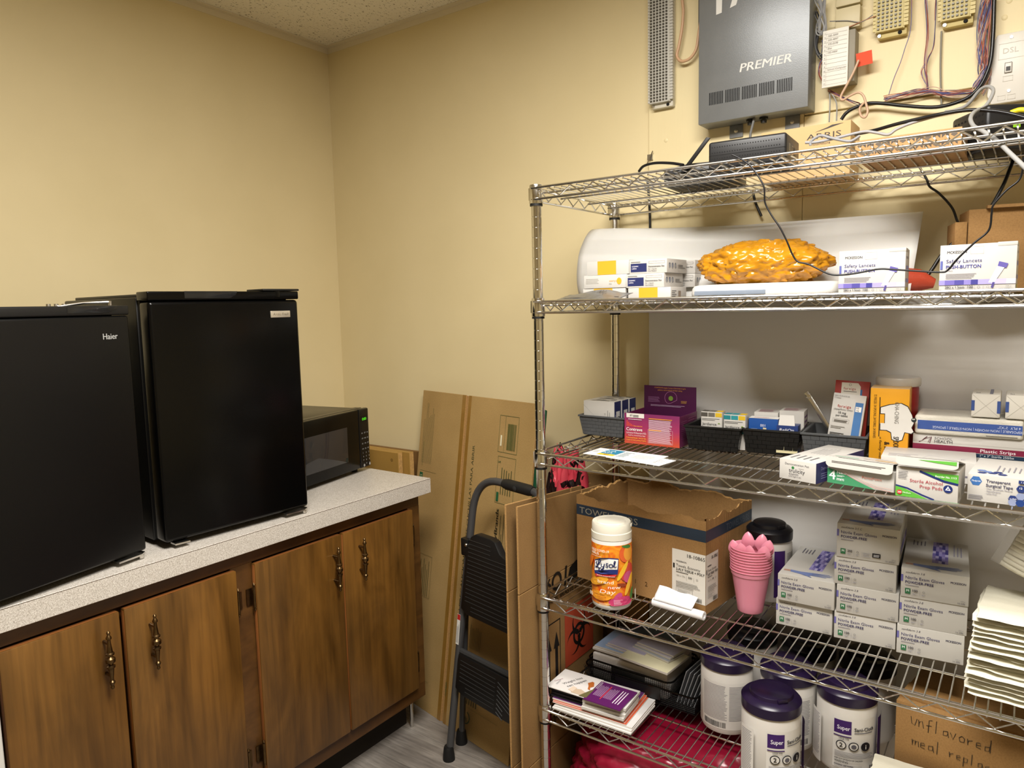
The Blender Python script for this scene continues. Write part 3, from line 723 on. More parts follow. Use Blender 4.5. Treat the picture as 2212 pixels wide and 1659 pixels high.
A = Art().on('front', f=lambda u, v, e: (lambda p: (p[0], p[1] - e * 4, p[2] + e * 4))(pouch(u, v)))
A.line([(.06, .35), (.95, .35)], .05, '4A4A4A'); A.ring(.47, .55, .03, .01, '2E2E2E', 14)
for i in range(3): A.line([(.55 + .05 * i, .45), (.57 + .05 * i, .7), (.59 + .05 * i, .5)], .012, '2E2E2E')
A.done(po)
# bathroom scale with the fat replica
sc = thing('digital_scale', 'white digital scale under the yellow fat model', 'scale', (1.634, -.395, z2))
def scl(u, v):
    a = 2 * pi * u; n = 5; w_, d_ = .168, .142
    cx = math.copysign(abs(math.cos(a)) ** (2 / n), math.cos(a)); cy = math.copysign(abs(math.sin(a)) ** (2 / n), math.sin(a))
    pr = [(0, 0), (.95, 0), (.99, .004), (1, .012), (.99, .024), (.965, .030), (.9, .032), (0, .032)]
    f_ = v * (len(pr) - 1); i = min(int(f_), len(pr) - 2); t = f_ - i; r_ = pr[i][0] * (1 - t) + pr[i + 1][0] * t; z_ = pr[i][1] * (1 - t) + pr[i + 1][1] * t
    return (.168 + w_ * r_ * cx, .142 + d_ * r_ * cy, z_)
G().grid(scl, 72, 8, closeu=True).build('body', M_WHITEP, sc, smooth=50)
G().box(.03, -.0015, .008, .19, .004, .018).build('display', mat('lcd_grey', '7E8896', .25), sc, bevel=.001)
ft = G(); bm = bmesh.new(); bmesh.ops.create_icosphere(bm, subdivisions=6, radius=1)
vs_ = []
for v in bm.verts:
    p = v.co.copy(); lon = math.atan2(p.y, p.x)
    m_ = Vector((p.x * 1.6, p.y * .95, p.z * .75))
    d_ = .90 + .10 * noise.noise(m_ * 2.0 + Vector((3, 1, 2))) + .15 * abs(noise.noise(m_ * 4.2)) + .07 * abs(noise.noise(m_ * 9.0 + Vector((9, 0, 0)))) + .02 * abs(noise.noise(m_ * 19))
    q = Vector((p.x * .158, p.y * .088, p.z * .062)) * d_
    if p.x < -.2: q.z *= 1 - .18 * (-p.x - .2)
    if p.x > .5: q.z *= 1 - .35 * (p.x - .5)
    q.z = max(q.z, -.040 + .004 * noise.noise(p * 12)); vs_.append(q + Vector((1.781, -.285, z2 + .074)))
ft.add(vs_, [tuple(x.index for x in f.verts) for f in bm.faces]); bm.free()
tag(ft.build('fat_model', mat('yellow_fat', 'B97F14', .26, sss=.25, sssr=(.012, .006, .001), coat=.35, var=(22, .15)), smooth=80), 'glossy lumpy yellow body fat model resting on the scale', 'model')
mm = G().tube([(1.955, -.24, z2 + .020), (1.985, -.22, z2 + .030), (2.03, -.20, z2 + .034), (2.09, -.19, z2 + .030), (2.12, -.185, z2 + .022)], [.012, .026, .030, .024, .010], 18)
tag(mm.build('muscle_model', mat('red_muscle', 'B0442E', .35, sss=.2, bump=(40, .5, .004)), smooth=60), 'red muscle model half hidden between the fat model and the lancet box', 'model')
PUR = ['8E86C0', '6A60A8', '4A4490', '8278B8', '3C3A86', '9E96CC', 'B4AED6', 'C6C2DE']
def lancet(loc, yaw, label):
    w, d, h = .119, .075, .089
    o = carton('lancet_box', label, 'box', loc, yaw, w, d, h, group='lancet boxes on the second shelf')
    A = Art().on('front')
    A.text('MCKESSON', .0115, .073, .0048, '23232B', bold=True, width=.031); A.frame(.048, .071, .069, .0845, 'C0BCB4', .0004)
    A.rect(.001, .044, .005, .060, '5A62A0'); A.text('Safety Lancets', .0105, .056, .0062, '3A3C78', width=.056); A.text('PUSH-BUTTON', .0105, .0455, .0062, '3A3C90', bold=True, width=.055); A.text('STERILE', .0105, .0405, .0022, '4A4A6A')
    A.bars(.0105, .027, .072, .0375, 4, '8A8890', .35, seed=5)
    xs_ = [0, .0095, .025, .040, .051, .062, .083, .105, .119]
    for i in range(8): A.rect(xs_[i], .015, xs_[i + 1], .024, PUR[i]); A.k -= 1
    A.k += 1
    c0 = 'E9E6EE'; A.poly([(.078, .018), (.087, .018), (.103, .047), (.092, .050)], c0); A.poly([(.091, .047), (.104, .043), (.107, .051), (.093, .0555)], '5C549C'); A.poly([(.082, .009), (.0855, .008), (.088, .018), (.0845, .019)], '4A4080')
    A.text('28G x 1.5mm', .010, .0085, .0048, '33333B', bold=True, width=.031); A.rect(.0435, .003, .0439, .013, '8A8A90'); A.text('100', .046, .0085, .0048, '33333B', bold=True, width=.0085)
    A.rect(.057, .003, .0574, .013, '8A8A90'); A.ring(.0635, .0098, .0023, .0005, '5A5A60', 12); A.rect(.070, .003, .0704, .013, '8A8A90'); A.ring(.0775, .0098, .0023, .0005, '8A8A90', 12)
    A.bars(.010, .003, .038, .0065, 2, '9A98A0', .4, seed=3); A.bars(.046, .003, .054, .0065, 2, '9A98A0', .4, seed=4); A.bars(.073, .003, .083, .0065, 2, '9A98A0', .4, seed=4)
    A.text('16-PBSL28GX', .113, .0035, .0036, '4A4A50', 'r', width=.024); A.text('MFR #', .113, .0095, .0022, '6A6A70', 'r')
    A.on('right', w, d, h); A.bars(.012, .07, .05, .078, 1, '9A98A0', .5, ragged=0); A.rect(.012, .048, .06, .056, '8A90C4'); A.rect(.012, .024, .06, .031, '8A90C4'); A.rect(.014, .008, .05, .014, 'C8B84A')
    A.done(o)
    G().box(.090, -.0006, h - .006, w + .0004, d * .6, h + .0009).build('lid_tab', M_WHITE, o, bevel=.0005)
    return o
lancet((1.972, -.402, z2), 2.5, 'white lancet box with purple print next to the fat model')
lancet((2.149, -.404, z2), -1.0, 'white lancet box with purple print in front of the brown carton')
o = carton('brown_carton', 'plain brown carton at the right end of the second shelf', 'carton', (2.178, -.19, z2), 14, .20, .10, .172, M_CARD3)
g = G().box(.03, -.012, .172, .20, .0, .178); g.build('flap', M_CARD3, o)
G().box(-.024, .002, .0, -.002, .09, .148).build('side_flap', M_CARD3, o, bevel=.001)

# ================================================================= THIRD SHELF
z3 = DK[3]
def basket(label, loc, yaw, w, d, h, m, grp='woven plastic baskets'):
    # loc = front-left corner of the rim footprint
    t = thing('storage_basket', label, 'basket', loc, yaw, grp); s = .012; th = .003
    def ring(o, zz): return [(o, o, zz), (w - o, o, zz), (w - o, d - o, zz), (o, d - o, zz)]
    g = G(); b0, t0, b1, t1 = ring(s, .002), ring(.003, h), ring(s + th, .005), ring(.003 + th, h)
    g.add(b0 + t0 + b1 + t1, [(3, 2, 1, 0), (8, 9, 10, 11)] + [(i, (i + 1) % 4, 4 + (i + 1) % 4, 4 + i) for i in range(4)] + [(8 + (i + 1) % 4, 8 + i, 12 + i, 12 + (i + 1) % 4) for i in range(4)] + [(4 + i, 4 + (i + 1) % 4, 12 + (i + 1) % 4, 12 + i) for i in range(4)])
    g.build('body', m, t)
    wv = G(); rows = 5
    for side in range(4):
        L_ = w if side in (0, 2) else d; n = int(L_ / .020)
        for r_ in range(rows):
            za, zb = .004 + (h - .008) * r_ / rows, .004 + (h - .008) * (r_ + 1) / rows - .0007
            for i in range(-1, n + 1):
                ua = (i + (.5 if r_ % 2 else 0)) / n; ub = ua + 1 / n * .95; ua, ub = max(ua, 0), min(ub, 1)
                if ub - ua < .1 / n: continue
                def P(u_, zz, e):
                    o_ = s + (.003 - s) * zz / h - e
                    q_ = o_ + u_ * ((w if side in (0, 2) else d) - 2 * o_)
                    return {0: (q_, o_, zz), 1: (w - o_, q_, zz), 2: (w - q_, d - o_, zz), 3: (o_, d - q_, zz)}[side]
                e0, e1 = -.0004, .0014
                wv.hexa([P(ua, za, e1), P(ub, za, e1), P(ub, za, e0), P(ua, za, e0)], [P(ua, zb, e1), P(ub, zb, e1), P(ub, zb, e0), P(ua, zb, e0)])
    wv.build('weave', m, t, smooth=0)
    g = G()
    for a in ((-.001, -.001, w + .001, .005), (-.001, d - .005, w + .001, d + .001), (-.001, .005, .005, d - .005), (w - .005, .005, w + .001, d - .005)): g.box(a[0], a[1], h - .003, a[2], a[3], h + .002)
    g.build('rim', m, t, bevel=.0008, seg=1); return t
M_BG = mat('grey_basket_plastic', '4E5052', .45); M_BB = mat('black_basket_plastic', '0E0E0E', .32)
basket('dark grey woven basket holding white and navy boxes, leftmost on the third shelf', (1.252, -.226, z3 + .0055), 0, .146, .140, .058, M_BG)
basket('black woven basket beside the purple display box', (1.578, -.245, z3), 3, .145, .165, .062, M_BB)
basket('black woven basket with blue lancing boxes in it', (1.720, -.222, z3), 5, .138, .160, .062, M_BB)
basket('dark grey woven basket with tall tablet cartons standing in it', (1.858, -.214, z3), 3.5, .144, .165, .062, M_BG)
for i in range(3):
    o = carton('sample_box', ('white and navy sample box, front of three in the grey basket', 'white and navy sample box, middle of three in the grey basket', 'white and navy sample box, rear of three in the grey basket')[i], 'box', (1.262 + .003 * i, -.211 + .0405 * i, z3 + .0115), 0, .098, .039, .094, group='sample boxes in the grey basket')
    A = Art().on('right', .098, .039, .094); A.rect(0, 0, .039, .094, NAVY); A.rect(.010, .015, .032, .066, 'E4E2DC'); A.text('D', .020, .038, .014, '16161E', bold=True); A.bars(.004, .012, .009, .06, 1, 'A0A4C8', .5, True)
    A.on('top', .098, .039, .094); A.poly([(.018, .010), (.075, .014), (.072, .020), (.020, .016)], '3A3A40'); A.poly([(.025, .028), (.055, .026), (.058, .032), (.03, .035)], '55555A'); A.poly([(.07, .030), (.088, .028), (.09, .033), (.072, .036)], '26262A')
    if i == 0: A.on('front'); A.line([(.0, .082), (.045, .042)], .0014, 'B8B6B0'); A.bars(.076, .05, .088, .07, 2, '8A8884', .3, True); A.text('Y', .066, .055, .006, '8A8884')
    A.done(o)
# purple display carton
M_PUR = mat('purple_card', '6B2350', .35); M_PURD = mat('dark_purple_card', '43103A', .45)
def _grad(nt, b, mp, nz, bmp, mix):
    sx = nt.nodes.new('ShaderNodeSeparateXYZ'); tc = nt.nodes.new('ShaderNodeTexCoord'); nt.links.new(tc.outputs['Object'], sx.inputs[0])
    mr = nt.nodes.new('ShaderNodeMapRange'); mr.inputs[1].default_value = 0; mr.inputs[2].default_value = .083; nt.links.new(sx.outputs[2], mr.inputs[0])
    nt.links.new(ramp(nt, mr.outputs[0], [(0, 'BF4A2C'), (.25, 'B23A42'), (.5, '9A2C58'), (1, '7E2A5E')]), b.inputs['Base Color'])
M_GRAD = nodemat('printed_purple_orange', .35, _grad)
w, d, h = .158, .122, .083
dx = thing('display_carton', 'open purple and orange tablet display carton with raised header card', 'carton', (1.404, -.236, z3), .5)
t_ = .0012
G().box(0, 0, 0, w, t_, h).build('front_panel', M_GRAD, dx); G().box(w - t_, t_, 0, w, d, h * .98).build('side_panel', M_PUR, dx); G().box(0, t_, 0, t_, d, h * .98).build('side_panel', M_PUR, dx)
G().box(t_, t_, 0, w - t_, d, t_).build('bottom_panel', M_PURD, dx)
g = G().hexa([(t_, d - t_, 0), (w - t_, d - t_, 0), (w - t_, d, 0), (t_, d, 0)], [(.001, d - t_ + .003, .146), (w - .003, d - t_ + .003, .146), (w - .003, d + .003, .146), (.001, d + .003, .146)]); g.build('header_card', M_PURD, dx)
A = Art().on('front')
A.rect(.006, .071, .058, .083, 'E4E0D8'); A.text('#1', .016, .0745, .006, '2A2A2A', bold=True); A.bars(.026, .073, .05, .080, 2, '3A3A3A', .5, seed=2)
for i in range(11): A.rect(.007 + .0043 * i, .047, .0092 + .0043 * i, .047 + max(.0025, .0165 * .72 ** i), 'D8502E' if i < 5 else 'E89A40'); A.k -= 1
A.k += 1
A.text('Contrave', .006, .0355, .0085, 'F4EEEC', bold=True, width=.047); A.text('(naltrexone HCl/bupropion HCl)', .006, .0275, .0050, 'EADCE0', width=.058); A.text('8 mg/90 mg - Extended-Release Tablets', .012, .0215, .0030, 'EADCE0', width=.05)
A.text('Professional Sample - Not for Sale', .006, .0145, .0035, 'F0B23C', bold=True, width=.058); A.text('Contains one bottle containing 70 tablets', .006, .0085, .0035, 'F0B23C', width=.058); A.bars(.012, .066, .052, .068, 1, 'E6D4DE', .7, ragged=0)
A.bars(.072, .008, .138, .070, 26, 'DDBFCB', .45, ragged=.12, seed=3); A.bars(.072, .071, .138, .0735, 1, 'E0963C', .8, ragged=0); A.bars(.072, .040, .108, .043, 1, 'E0963C', .8, ragged=0)
A.frame(.070, .006, .140, .043, 'E6CCD6', .0004)
A.on('front', f=lambda u, v, e: (u, d - t_ + .003 * v / .146 - e - .0004, v))
A.text('CONTRAVE targets 2 areas of the brain to give', w / 2, .139, .0036, 'C98C34', 'c', width=.092); A.text('patients more control of their eating', w / 2, .1325, .0036, 'C98C34', 'c', width=.072)
A.ring(w / 2 + .003, .113, .0185, .0010, 'A86A98', 26, -15, 235); A.line([(w / 2 - .006, .0975), (w / 2 + .002, .098), (w / 2 + .008, .101), (w / 2 + .021, .108)], .001, 'A86A98'); A.disc(w / 2 + .003, .112, .0068, '6E8A34', 14)
A.bars(.014, .100, .05, .116, 5, '8A5A86', .4, seed=4); A.bars(.112, .100, .134, .108, 3, 'B07E4A', .4, seed=5); A.bars(.022, .0885, .125, .094, 2, 'A88AA8', .4, ragged=.15)
A.on('right', w, d, h); A.bars(.01, .02, .05, .07, 10, '8A4A70', .4); A.bars(.06, .05, .115, .075, 4, '8A4A70', .4)
A.done(dx)
for i, (c1, c2, txt) in enumerate((('4E4A44', '6A665E', '10 mg'), ('1E7E86', '2E8E96', '25 mg'))):
    w, d, h = .054, .030, .092
    o = carton('tablet_box', ('white tablet box with grey and yellow squares in the black basket', 'white tablet box with teal and yellow squares in the black basket')[i], 'box', (1.612 + .0585 * i, -.214 + .003 * i, z3 + .006), 3, w, d, h - .004 * i, group='tablet boxes in the black basket')
    hh = h - .004 * i; A = Art().on('front')
    A.rect(.0, hh - .0125, .017, hh - .002, c1); A.rect(.0185, hh - .0125, .0355, hh - .002, c2); A.rect(.037, hh - .0125, .0535, hh - .002, 'D8B42A'); A.bars(.002, hh - .022, .05, hh - .015, 2, '6A6A6A', .4)
    A.text('Jardiance', .003, hh - .0345, .0066, '2A2A30', width=.037); A.poly([(.043, hh - .030), (.050, hh - .030), (.0465, hh - .027)], '7A9A3A'); A.text('(empagliflozin) tablets', .003, hh - .040, .003, '4A4A4A', width=.04); A.rect(.0, hh - .0475, w, hh - .0425, c1); A.text(txt, .003, hh - .0468, .003, 'F0F0F0')
    A.on('top', w, d, hh); A.rect(.0, .002, .017, .028, c1); A.rect(.0185, .002, .0355, .028, c2); A.rect(.037, .002, .0535, .028, 'D8B42A'); A.done(o)
BLU = '1E4E96'
o = carton('lancing_box', 'blue and white box with small vials pictured, left in the blue box basket', 'box', (1.727, -.190, z3 + .008), 5, .070, .035, .078, mat('blue_card', BLU, .35), 'blue boxes in the basket')
A = Art().on('front'); A.text('100', .034, .064, .0065, 'F0F0F4', 'c', rot=180); A.poly([(.032, .02), (.040, .02), (.043, .055), (.035, .056)], 'D8C8A0'); A.poly([(.044, .018), (.052, .02), (.053, .048), (.046, .050)], 'D8C8A0'); A.bars(.005, .035, .022, .055, 4, 'C8D4EA', .4)
A.on('top', .07, .035, .078); A.rect(0, 0, .07, .035, 'E0DED8'); A.bars(.01, .008, .06, .028, 4, 'A04A68', .3); A.done(o)
o = carton('lancing_box', 'dark blue and cream box with an open white flap in the blue box basket', 'box', (1.800, -.206, z3 + .008), 5, .049, .040, .068, mat('deep_blue_card', '22366E', .35), 'blue boxes in the basket')
A = Art().on('front'); A.rect(0, 0, .049, .050, 'CFC79E'); A.rect(0, .050, .049, .0655, '22366E'); A.text('ReliOn', .0065, .054, .0066, 'F0F0F0', shear=.2, width=.033); A.text('THIN', .030, .044, .0036, '33333A', bold=True); A.done(o)
G().hexa([(.004, 0, .068), (.042, 0, .068), (.042, .001, .068), (.004, .001, .068)], [(.006, .010, .092), (.038, .010, .092), (.038, .011, .092), (.006, .011, .092)]).build('open_flap', M_WHITE, o)
for i, (x, y_, zz) in enumerate(((1.728, -.150, .088), (1.790, -.148, .095))):
    o = carton('supply_box', ('white box with maroon lines behind the vial picture box', 'white box with purple striped end behind the cream and blue box')[i], 'box', (x, y_, z3 + .008), 6, .058, .065, zz, group='white boxes in the blue box basket')
    A = Art().on('top', .058, .065, zz); A.bars(.008, .01, .05, .055, 7, 'A04A68', .3); A.on('right', .058, .065, zz); A.bars(.008, .03, .055, zz - .006, 5, '7A4A88', .4, ragged=.1); A.rect(.0, .02, .065, .026, '8A2A48'); A.done(o)
# tablet cartons leaning in the grey basket
w, d, h = .071, .022, .112
o = carton('tablet_carton', 'tall white tablet carton with a blue side stripe leaning in the grey basket', 'box', (1.909, -.176, z3 + .048), 0, w, d, h, group='tall tablet cartons', rot=(rad(-14), rad(5), rad(3)))
A = Art().on('front'); A.rect(.050, .002, .067, .094, '3A6EA8'); A.rect(.0515, .072, .064, .084, 'EDEBE6'); A.text('10', .0535, .0785, .0045, '26425E', bold=True); A.text('mg', .0535, .0738, .0036, '26425E')
A.text('farxiga', .012, .078, .0066, 'A8382E', width=.030); A.text('(dapagliflozin) tablets', .005, .0715, .0042, '5A5650', width=.041); A.text('10 mg', .016, .063, .0052, '2A2A2A', bold=True); A.text('per tablet', .0115, .0565, .0050, '2A2A2A', bold=True, width=.026)
A.frame(.006, .042, .042, .051, '6A6660', .0004); A.bars(.009, .0435, .039, .0495, 2, '6A6660', .5, ragged=.1); A.bars(.004, .028, .036, .035, 2, '8A867E', .4); A.bars(.004, .012, .036, .019, 2, '3A3A3A', .45); A.text('NDC 0310-6210-30', .003, .104, .0028, '4A4A4A'); A.text('7 Tablets', .003, .099, .0028, '4A4A4A'); A.done(o)
o = carton('tablet_carton', 'red and white topped tablet carton leaning behind the blue striped one', 'box', (1.911, -.148, z3 + .040), 0, .075, .022, .146, mat('red_card', 'A03026', .4), 'tall tablet cartons', rot=(rad(-10), rad(2), rad(3)))
A = Art().on('front'); A.poly([(.014, .09), (.056, .09), (.056, .133), (.05, .141), (.014, .141)], 'E4E0D6'); A.text('farxiga', .019, .124, .0062, 'A8382E', width=.027); A.bars(.019, .119, .048, .1225, 1, '7A746C', .5, ragged=0); A.rect(.056, .09, .060, .126, '3A6EA8'); A.ring(.033, .136, .003, .0007, '6A665E', 10); A.done(o)
tag(G().box(-.006, -.0015, 0, .006, .0015, .135).cyl((0, -.003, .125), (0, .003, .125), .007, None, 12).build('metal_clip', M_STEEL, None, (1.912, -.10, z3 + .035), (rad(-10), rad(-35), rad(0)), bevel=.0005), 'flat grey metal clip sticking out of the tall carton basket', 'clip')
# cutlery carton and sharps jar
w, d, h = .078, .066, .176
o = carton('cutlery_carton', 'upright yellow cutlery carton with a white piggy bank print', 'carton', (2.004, -.196, z3), 3, w, d, h, mat('yellow_card', 'DB9A1E', .4))
A = Art().on('front'); PG = 'D9D6D0'
def pig(pts, c): A.poly([(.022 + .0022 * x, .150 - .0022 * y) for x, y in pts], c)
A.line([(.0195, .066), (.0195, .156)], .0018, '1C1408')
body = [(0, 8), (0, 14), (4, 14), (4, 24), (0, 24), (0, 31), (6, 31), (10, 33), (11, 40), (15, 42), (20, 40), (22, 32), (28, 33), (30, 31), (28, 27), (30, 22), (28, 14), (24, 6), (18, 3), (8, 5)]
pig([(x - .6 + (x > 12) * 1.2, y + (-.7 if y < 12 else .7)) for x, y in body], '1C1408'); pig(body, PG); A.disc(.0835 - .0005, .1245, 0, PG)
A.disc(.022 + .0022 * 30, .150 - .0022 * 19, .0052, '1C2426'); A.text('$', .022 + .0022 * 28.7, .150 - .0022 * 17.6, .005, 'EDEAE2', rot=-90)
A.text('CHA-CHING', .050, .146, .0085, '6A665E', rot=-90, width=.048)
A.text('72 PIECES: 24 SPOONS, 24 FORKS, 24 KNIVES', .0075, .162, .0055, '2A1E0A', rot=-90, width=.10); A.text('SPOONS, FORKS', .049, .068, .011, '120C04', rot=-90, bold=True, width=.063); A.text('& KNIVES', .031, .055, .011, '120C04', rot=-90, bold=True, width=.048); A.text('a family meal', .021, .066, .005, '2A1E0A', rot=-90, shear=.2, width=.055); A.done(o)
G().box(.0, .0, h, w, d, h + .0006).build('torn_lid', M_CARDL, o)
sj = thing('sharps_jar', 'red sharps jar with a cloudy white lid behind the yellow carton', 'jar', (2.046, -.098, z3))
G().lathe([(0, 0), (.040, 0), (.0425, .004), (.0435, .17), (.042, .174), (0, .174)], 32).build('body', mat('sharps_red', '8E1A18', .3), sj)
G().lathe([(0, .1745), (.046, .1745), (.0475, .178), (.0475, .190), (.045, .194), (.02, .196), (0, .196)], 32).build('lid', mat('cloudy_lid', 'C9C4BC', .35, sss=.2), sj)
# dressings at the back right
w, d, h = .24, .115, .076
o = carton('bandage_box', 'large white bandage box with maroon and navy bands under the sponge pack', 'box', (2.089, -.172, z3), 1, w, d, h)
A = Art().on('front'); A.rect(0, .042, w, .054, '7E1E3E'); A.rect(0, .033, w, .041, '17314A'); A.text('Plastic Strips', .128, .0445, .0068, 'EDE2E6', bold=True, width=.062); A.text('1" x 3" Sterile 250/bx', .128, .035, .0048, 'D6DCE2', width=.06)
A.text('SCHOOL', .042, .0655, .0052, '6A666A', width=.034); A.text('HEALTH', .042, .0585, .0055, '3A363A', bold=True, width=.034); A.line([(.012, .058), (.018, .061), (.028, .071), (.020, .064), (.034, .070), (.030, .058)], .0012, '5A1E34'); A.line([(.036, .071), (.033, .057)], .0014, '5A1E34'); A.rect(0, .060, w, .0605, 'C4BEBA'); A.bars(.13, .022, .20, .027, 1, '5A565A', .6, ragged=0); A.done(o)
sp = thing('sponge_pack', 'clear wrapped pack of gauze sponges with a blue printed band', 'pack', (2.086, -.185, z3 + .0768), 1)
G().box(.006, .006, 0, .205, .118, .042).build('sponges', mat('gauze_white', 'DCD8CC', .8, bump=(250, .6, .002)), sp, bevel=.006, seg=3)
A = Art().on('front', f=lambda u, v, e: (u, .0058 - e, v)); A.rect(.012, .011, .203, .031, '3A569C'); A.text('DISPOSABLE | NON-WOVEN | NON-STERILE | SPONGE', .206, .0195, .0052, 'D9DFEC', rot=180, width=.165); A.text('4 PLY  2"X2"', .200, .0275, .005, 'D9DFEC', rot=180, width=.04); A.bars(.14, .005, .195, .0075, 1, '6A6862', .5, ragged=0)
A.on('top', 0, 0, .0422); A.bars(.02, .02, .15, .10, 7, 'A8A49A', .18, ragged=.5, seed=6); A.done(sp)
M_FILM = mat('clear_film', 'F4F4F4', .12, trans=1, ior=1.04, spec=.6, alpha=.28)
def film(u, v):
    a = 2 * pi * u; cx = math.copysign(abs(math.cos(a)) ** .4, math.cos(a)); cz = math.copysign(abs(math.sin(a)) ** .4, math.sin(a))
    e = 1 + .05 * noise.noise((u * 9, v * 7, 3)); return (-.004 + .222 * v, .062 + .064 * cx * e * (.75 + .25 * math.sin(pi * min(1, max(0, v)))), .0225 + .0235 * cz * e)
G().grid(film, 48, 26, closeu=True).build('plastic_wrap', M_FILM, sp, smooth=60)
for i in range(2):
    gp = thing('gauze_roll', ('square white gauze packet with blue bands on the sponge pack, left one', 'square white gauze packet with blue bands on the sponge pack, right one')[i], 'gauze packet', (2.197 + .0605 * i, -.178, z3 + .1215), 1, 'gauze packets on top of the sponge pack')
    G().box(0, 0, 0, .052, .10, .050).build('packet', mat('paper_white', 'DAD6CC', .7), gp, bevel=.003)
    A = Art().on('front'); A.line([(.002, .002), (.050, .048)], .0006, 'B4B0A6'); A.line([(.002, .048), (.050, .002)], .0006, 'B4B0A6')
    A.rect(0, .014, .006, .036, '3A5290'); A.rect(.046, .010, .052, .036, '3A5290'); A.on('top', .052, .10, .0502); A.rect(.032, .004, .038, .095, '7A7E94'); A.bars(.008, .01, .016, .03, 3, '5A5A5A', .4, True); A.done(gp)
# front row
def flapbox(o, w, h, d, lift, m=M_WHITE, back=.02):
    pass
w, d, h = .082, .205, .043
o = carton('pen_carton', 'flat white demonstration pen carton with a green dot logo and navy side', 'box', (1.869, -.426, z3), -15.5, w, d, h)
A = Art().on('front'); A.text('Demonstration Pen', .013, .0315, .0046, '5A585A', width=.054); A.disc(.031, .0265, .0032, '3E8A4E', 12); A.disc(.031, .0265, .0016, '2A5A30', 10); A.text('trulicity', .022, .0165, .0082, '3A383C', width=.036); A.text('dulaglutide', .022, .0115, .0038, '6A666A', width=.022); A.text('0.75 mg/0.5 mL', .022, .0065, .0032, '6A666A', width=.028); A.bars(.044, .0265, .056, .0275, 1, '6A666A', .5, ragged=0)
A.on('right', w, d, h); A.rect(0, 0, d, h, '2E2A5E'); A.text('Demonstration', .02, .026, .007, '8A88B0', width=.06); A.bars(.02, .008, .06, .022, 3, '7A78A4', .4); A.on('left', w, d, h); A.rect(0, 0, d, h, '2E2A5E')
A.on('top', w, d, h); A.bars(.012, .02, .07, .06, 4, '6A686C', .3, True, .4, 4); A.bars(.02, .09, .06, .17, 6, 'A8A6A4', .25, True, .3, 6); A.done(o)
def openbox(name, label, loc, yaw, w, d, h, tilt, flap, back, grp=None):
    o = carton(name, label, 'box', loc, yaw, w, d, h, group=grp)
    a = rad(tilt); ux, uz = math.cos(a), math.sin(a)    # lid hinged at the back, propped over the front
    fy = d * (1 - ux) - .004; fz = h + d * uz
    lid = G(); t = .0009
    lid.hexa([(0, fy, fz), (w, fy, fz), (w, d, h), (0, d, h)], [(0, fy, fz + t), (w, fy, fz + t), (w, d, h + t), (0, d, h + t)])
    lo_ = lid.build('lid', M_WHITE, o)
    n = 6; pts = [(0, 0), (w, 0), (w, -flap * .6)] + [(w - .012 * (1 - math.cos(q)), -flap * .6 - flap * .4 * math.sin(q)) for q in [i / n * pi / 2 for i in range(1, n + 1)]] + [(.012 * (1 - math.sin(q)) , -flap * .6 - flap * .4 * math.cos(q)) for q in [i / n * pi / 2 for i in range(0, n + 1)]]
    fg = G(); m_ = len(pts); P = lambda p, e: (p[0], fy - .0035 + p[1] * -.18 * -1 - e, fz + p[1] * .98)
    fg.add([P(p, 0) for p in pts] + [P(p, t) for p in pts], [tuple(range(m_)), tuple(range(2 * m_ - 1, m_ - 1, -1))] + [(i, (i + 1) % m_, m_ + (i + 1) % m_, m_ + i) for i in range(m_)])
    fo = fg.build('tuck_flap', M_WHITE, o)
    return o, lo_, (lambda u, v, e: (u, fy - .0035 + v * .18 - e - .0013, fz + v * .98)), (lambda u, v, e: (u, fy + (d - fy) * v / d, fz + (h - fz) * v / d + e + .001))
w, d, h = .130, .105, .040
o, l_, ff, tf = openbox('needle_box', 'white and green pen needle box with its lid propped open', (1.9635, -.416, z3), -11.5, w, d, h, 9, .021, 0)
A = Art().on('front'); A.poly([(0, 0), (.095, 0), (.06, .012), (.03, .025), (0, .031)], '3E8A5E'); A.text('4', .004, .008, .019, 'F0F4F0', bold=True); A.text('Nano', .020, .0215, .0062, 'F0F4F0', bold=True); A.text('mm', .020, .0075, .007, 'F0F4F0', bold=True); A.bars(.020, .0155, .036, .0195, 2, 'CFE4D6', .5)
A.line([(.03, .026), (.06, .014), (.095, .004), (.125, .001)], .0006, 'C05A4E'); A.line([(.035, .028), (.07, .015), (.10, .007), (.128, .006)], .0005, 'D08A7E'); A.text('PentaPoint', .070, .0195, .0052, 'B86A4E', width=.038)
A.on('x', f=ff); A.bars(.012, -.011, .118, -.006, 2, '5A5654', .4, ragged=.1); A.on('x', f=tf); A.poly([(.01, .01), (.06, .012), (.05, .03), (.012, .02)], '9AC4AA'); A.text('BD', .06, .03, .012, '6A4A48', width=.018); A.rect(.085, .02, .125, .05, 'D9B48E'); A.bars(.07, .055, .12, .075, 3, '6A5A54', .3)
A.on('right', w, d, h); A.bars(.01, .012, .03, .03, 3, '8A8682', .3); A.done(o)
w, d, h = .103, .088, .057
o, l_, ff, tf = openbox('prep_pad_box', 'white and green alcohol prep pad box with its lid propped open', (2.096, -.458, z3), -3, w, d, h, 14, .016, 0)
GN = '5AA83A'; NV = '1A2A66'
A = Art().on('front'); A.poly([(0, .0), (.055, 0), (.035, .008), (.015, .016), (0, .019)], GN); A.line([(0, .0205), (.02, .017), (.045, .007), (.065, .0005)], .003, NV); A.poly([(.042, .0525), (.103, .0525), (.103, .036), (.075, .041), (.055, .047)], GN); A.line([(.04, .0525), (.06, .045), (.08, .038), (.103, .0345)], .004, NV)
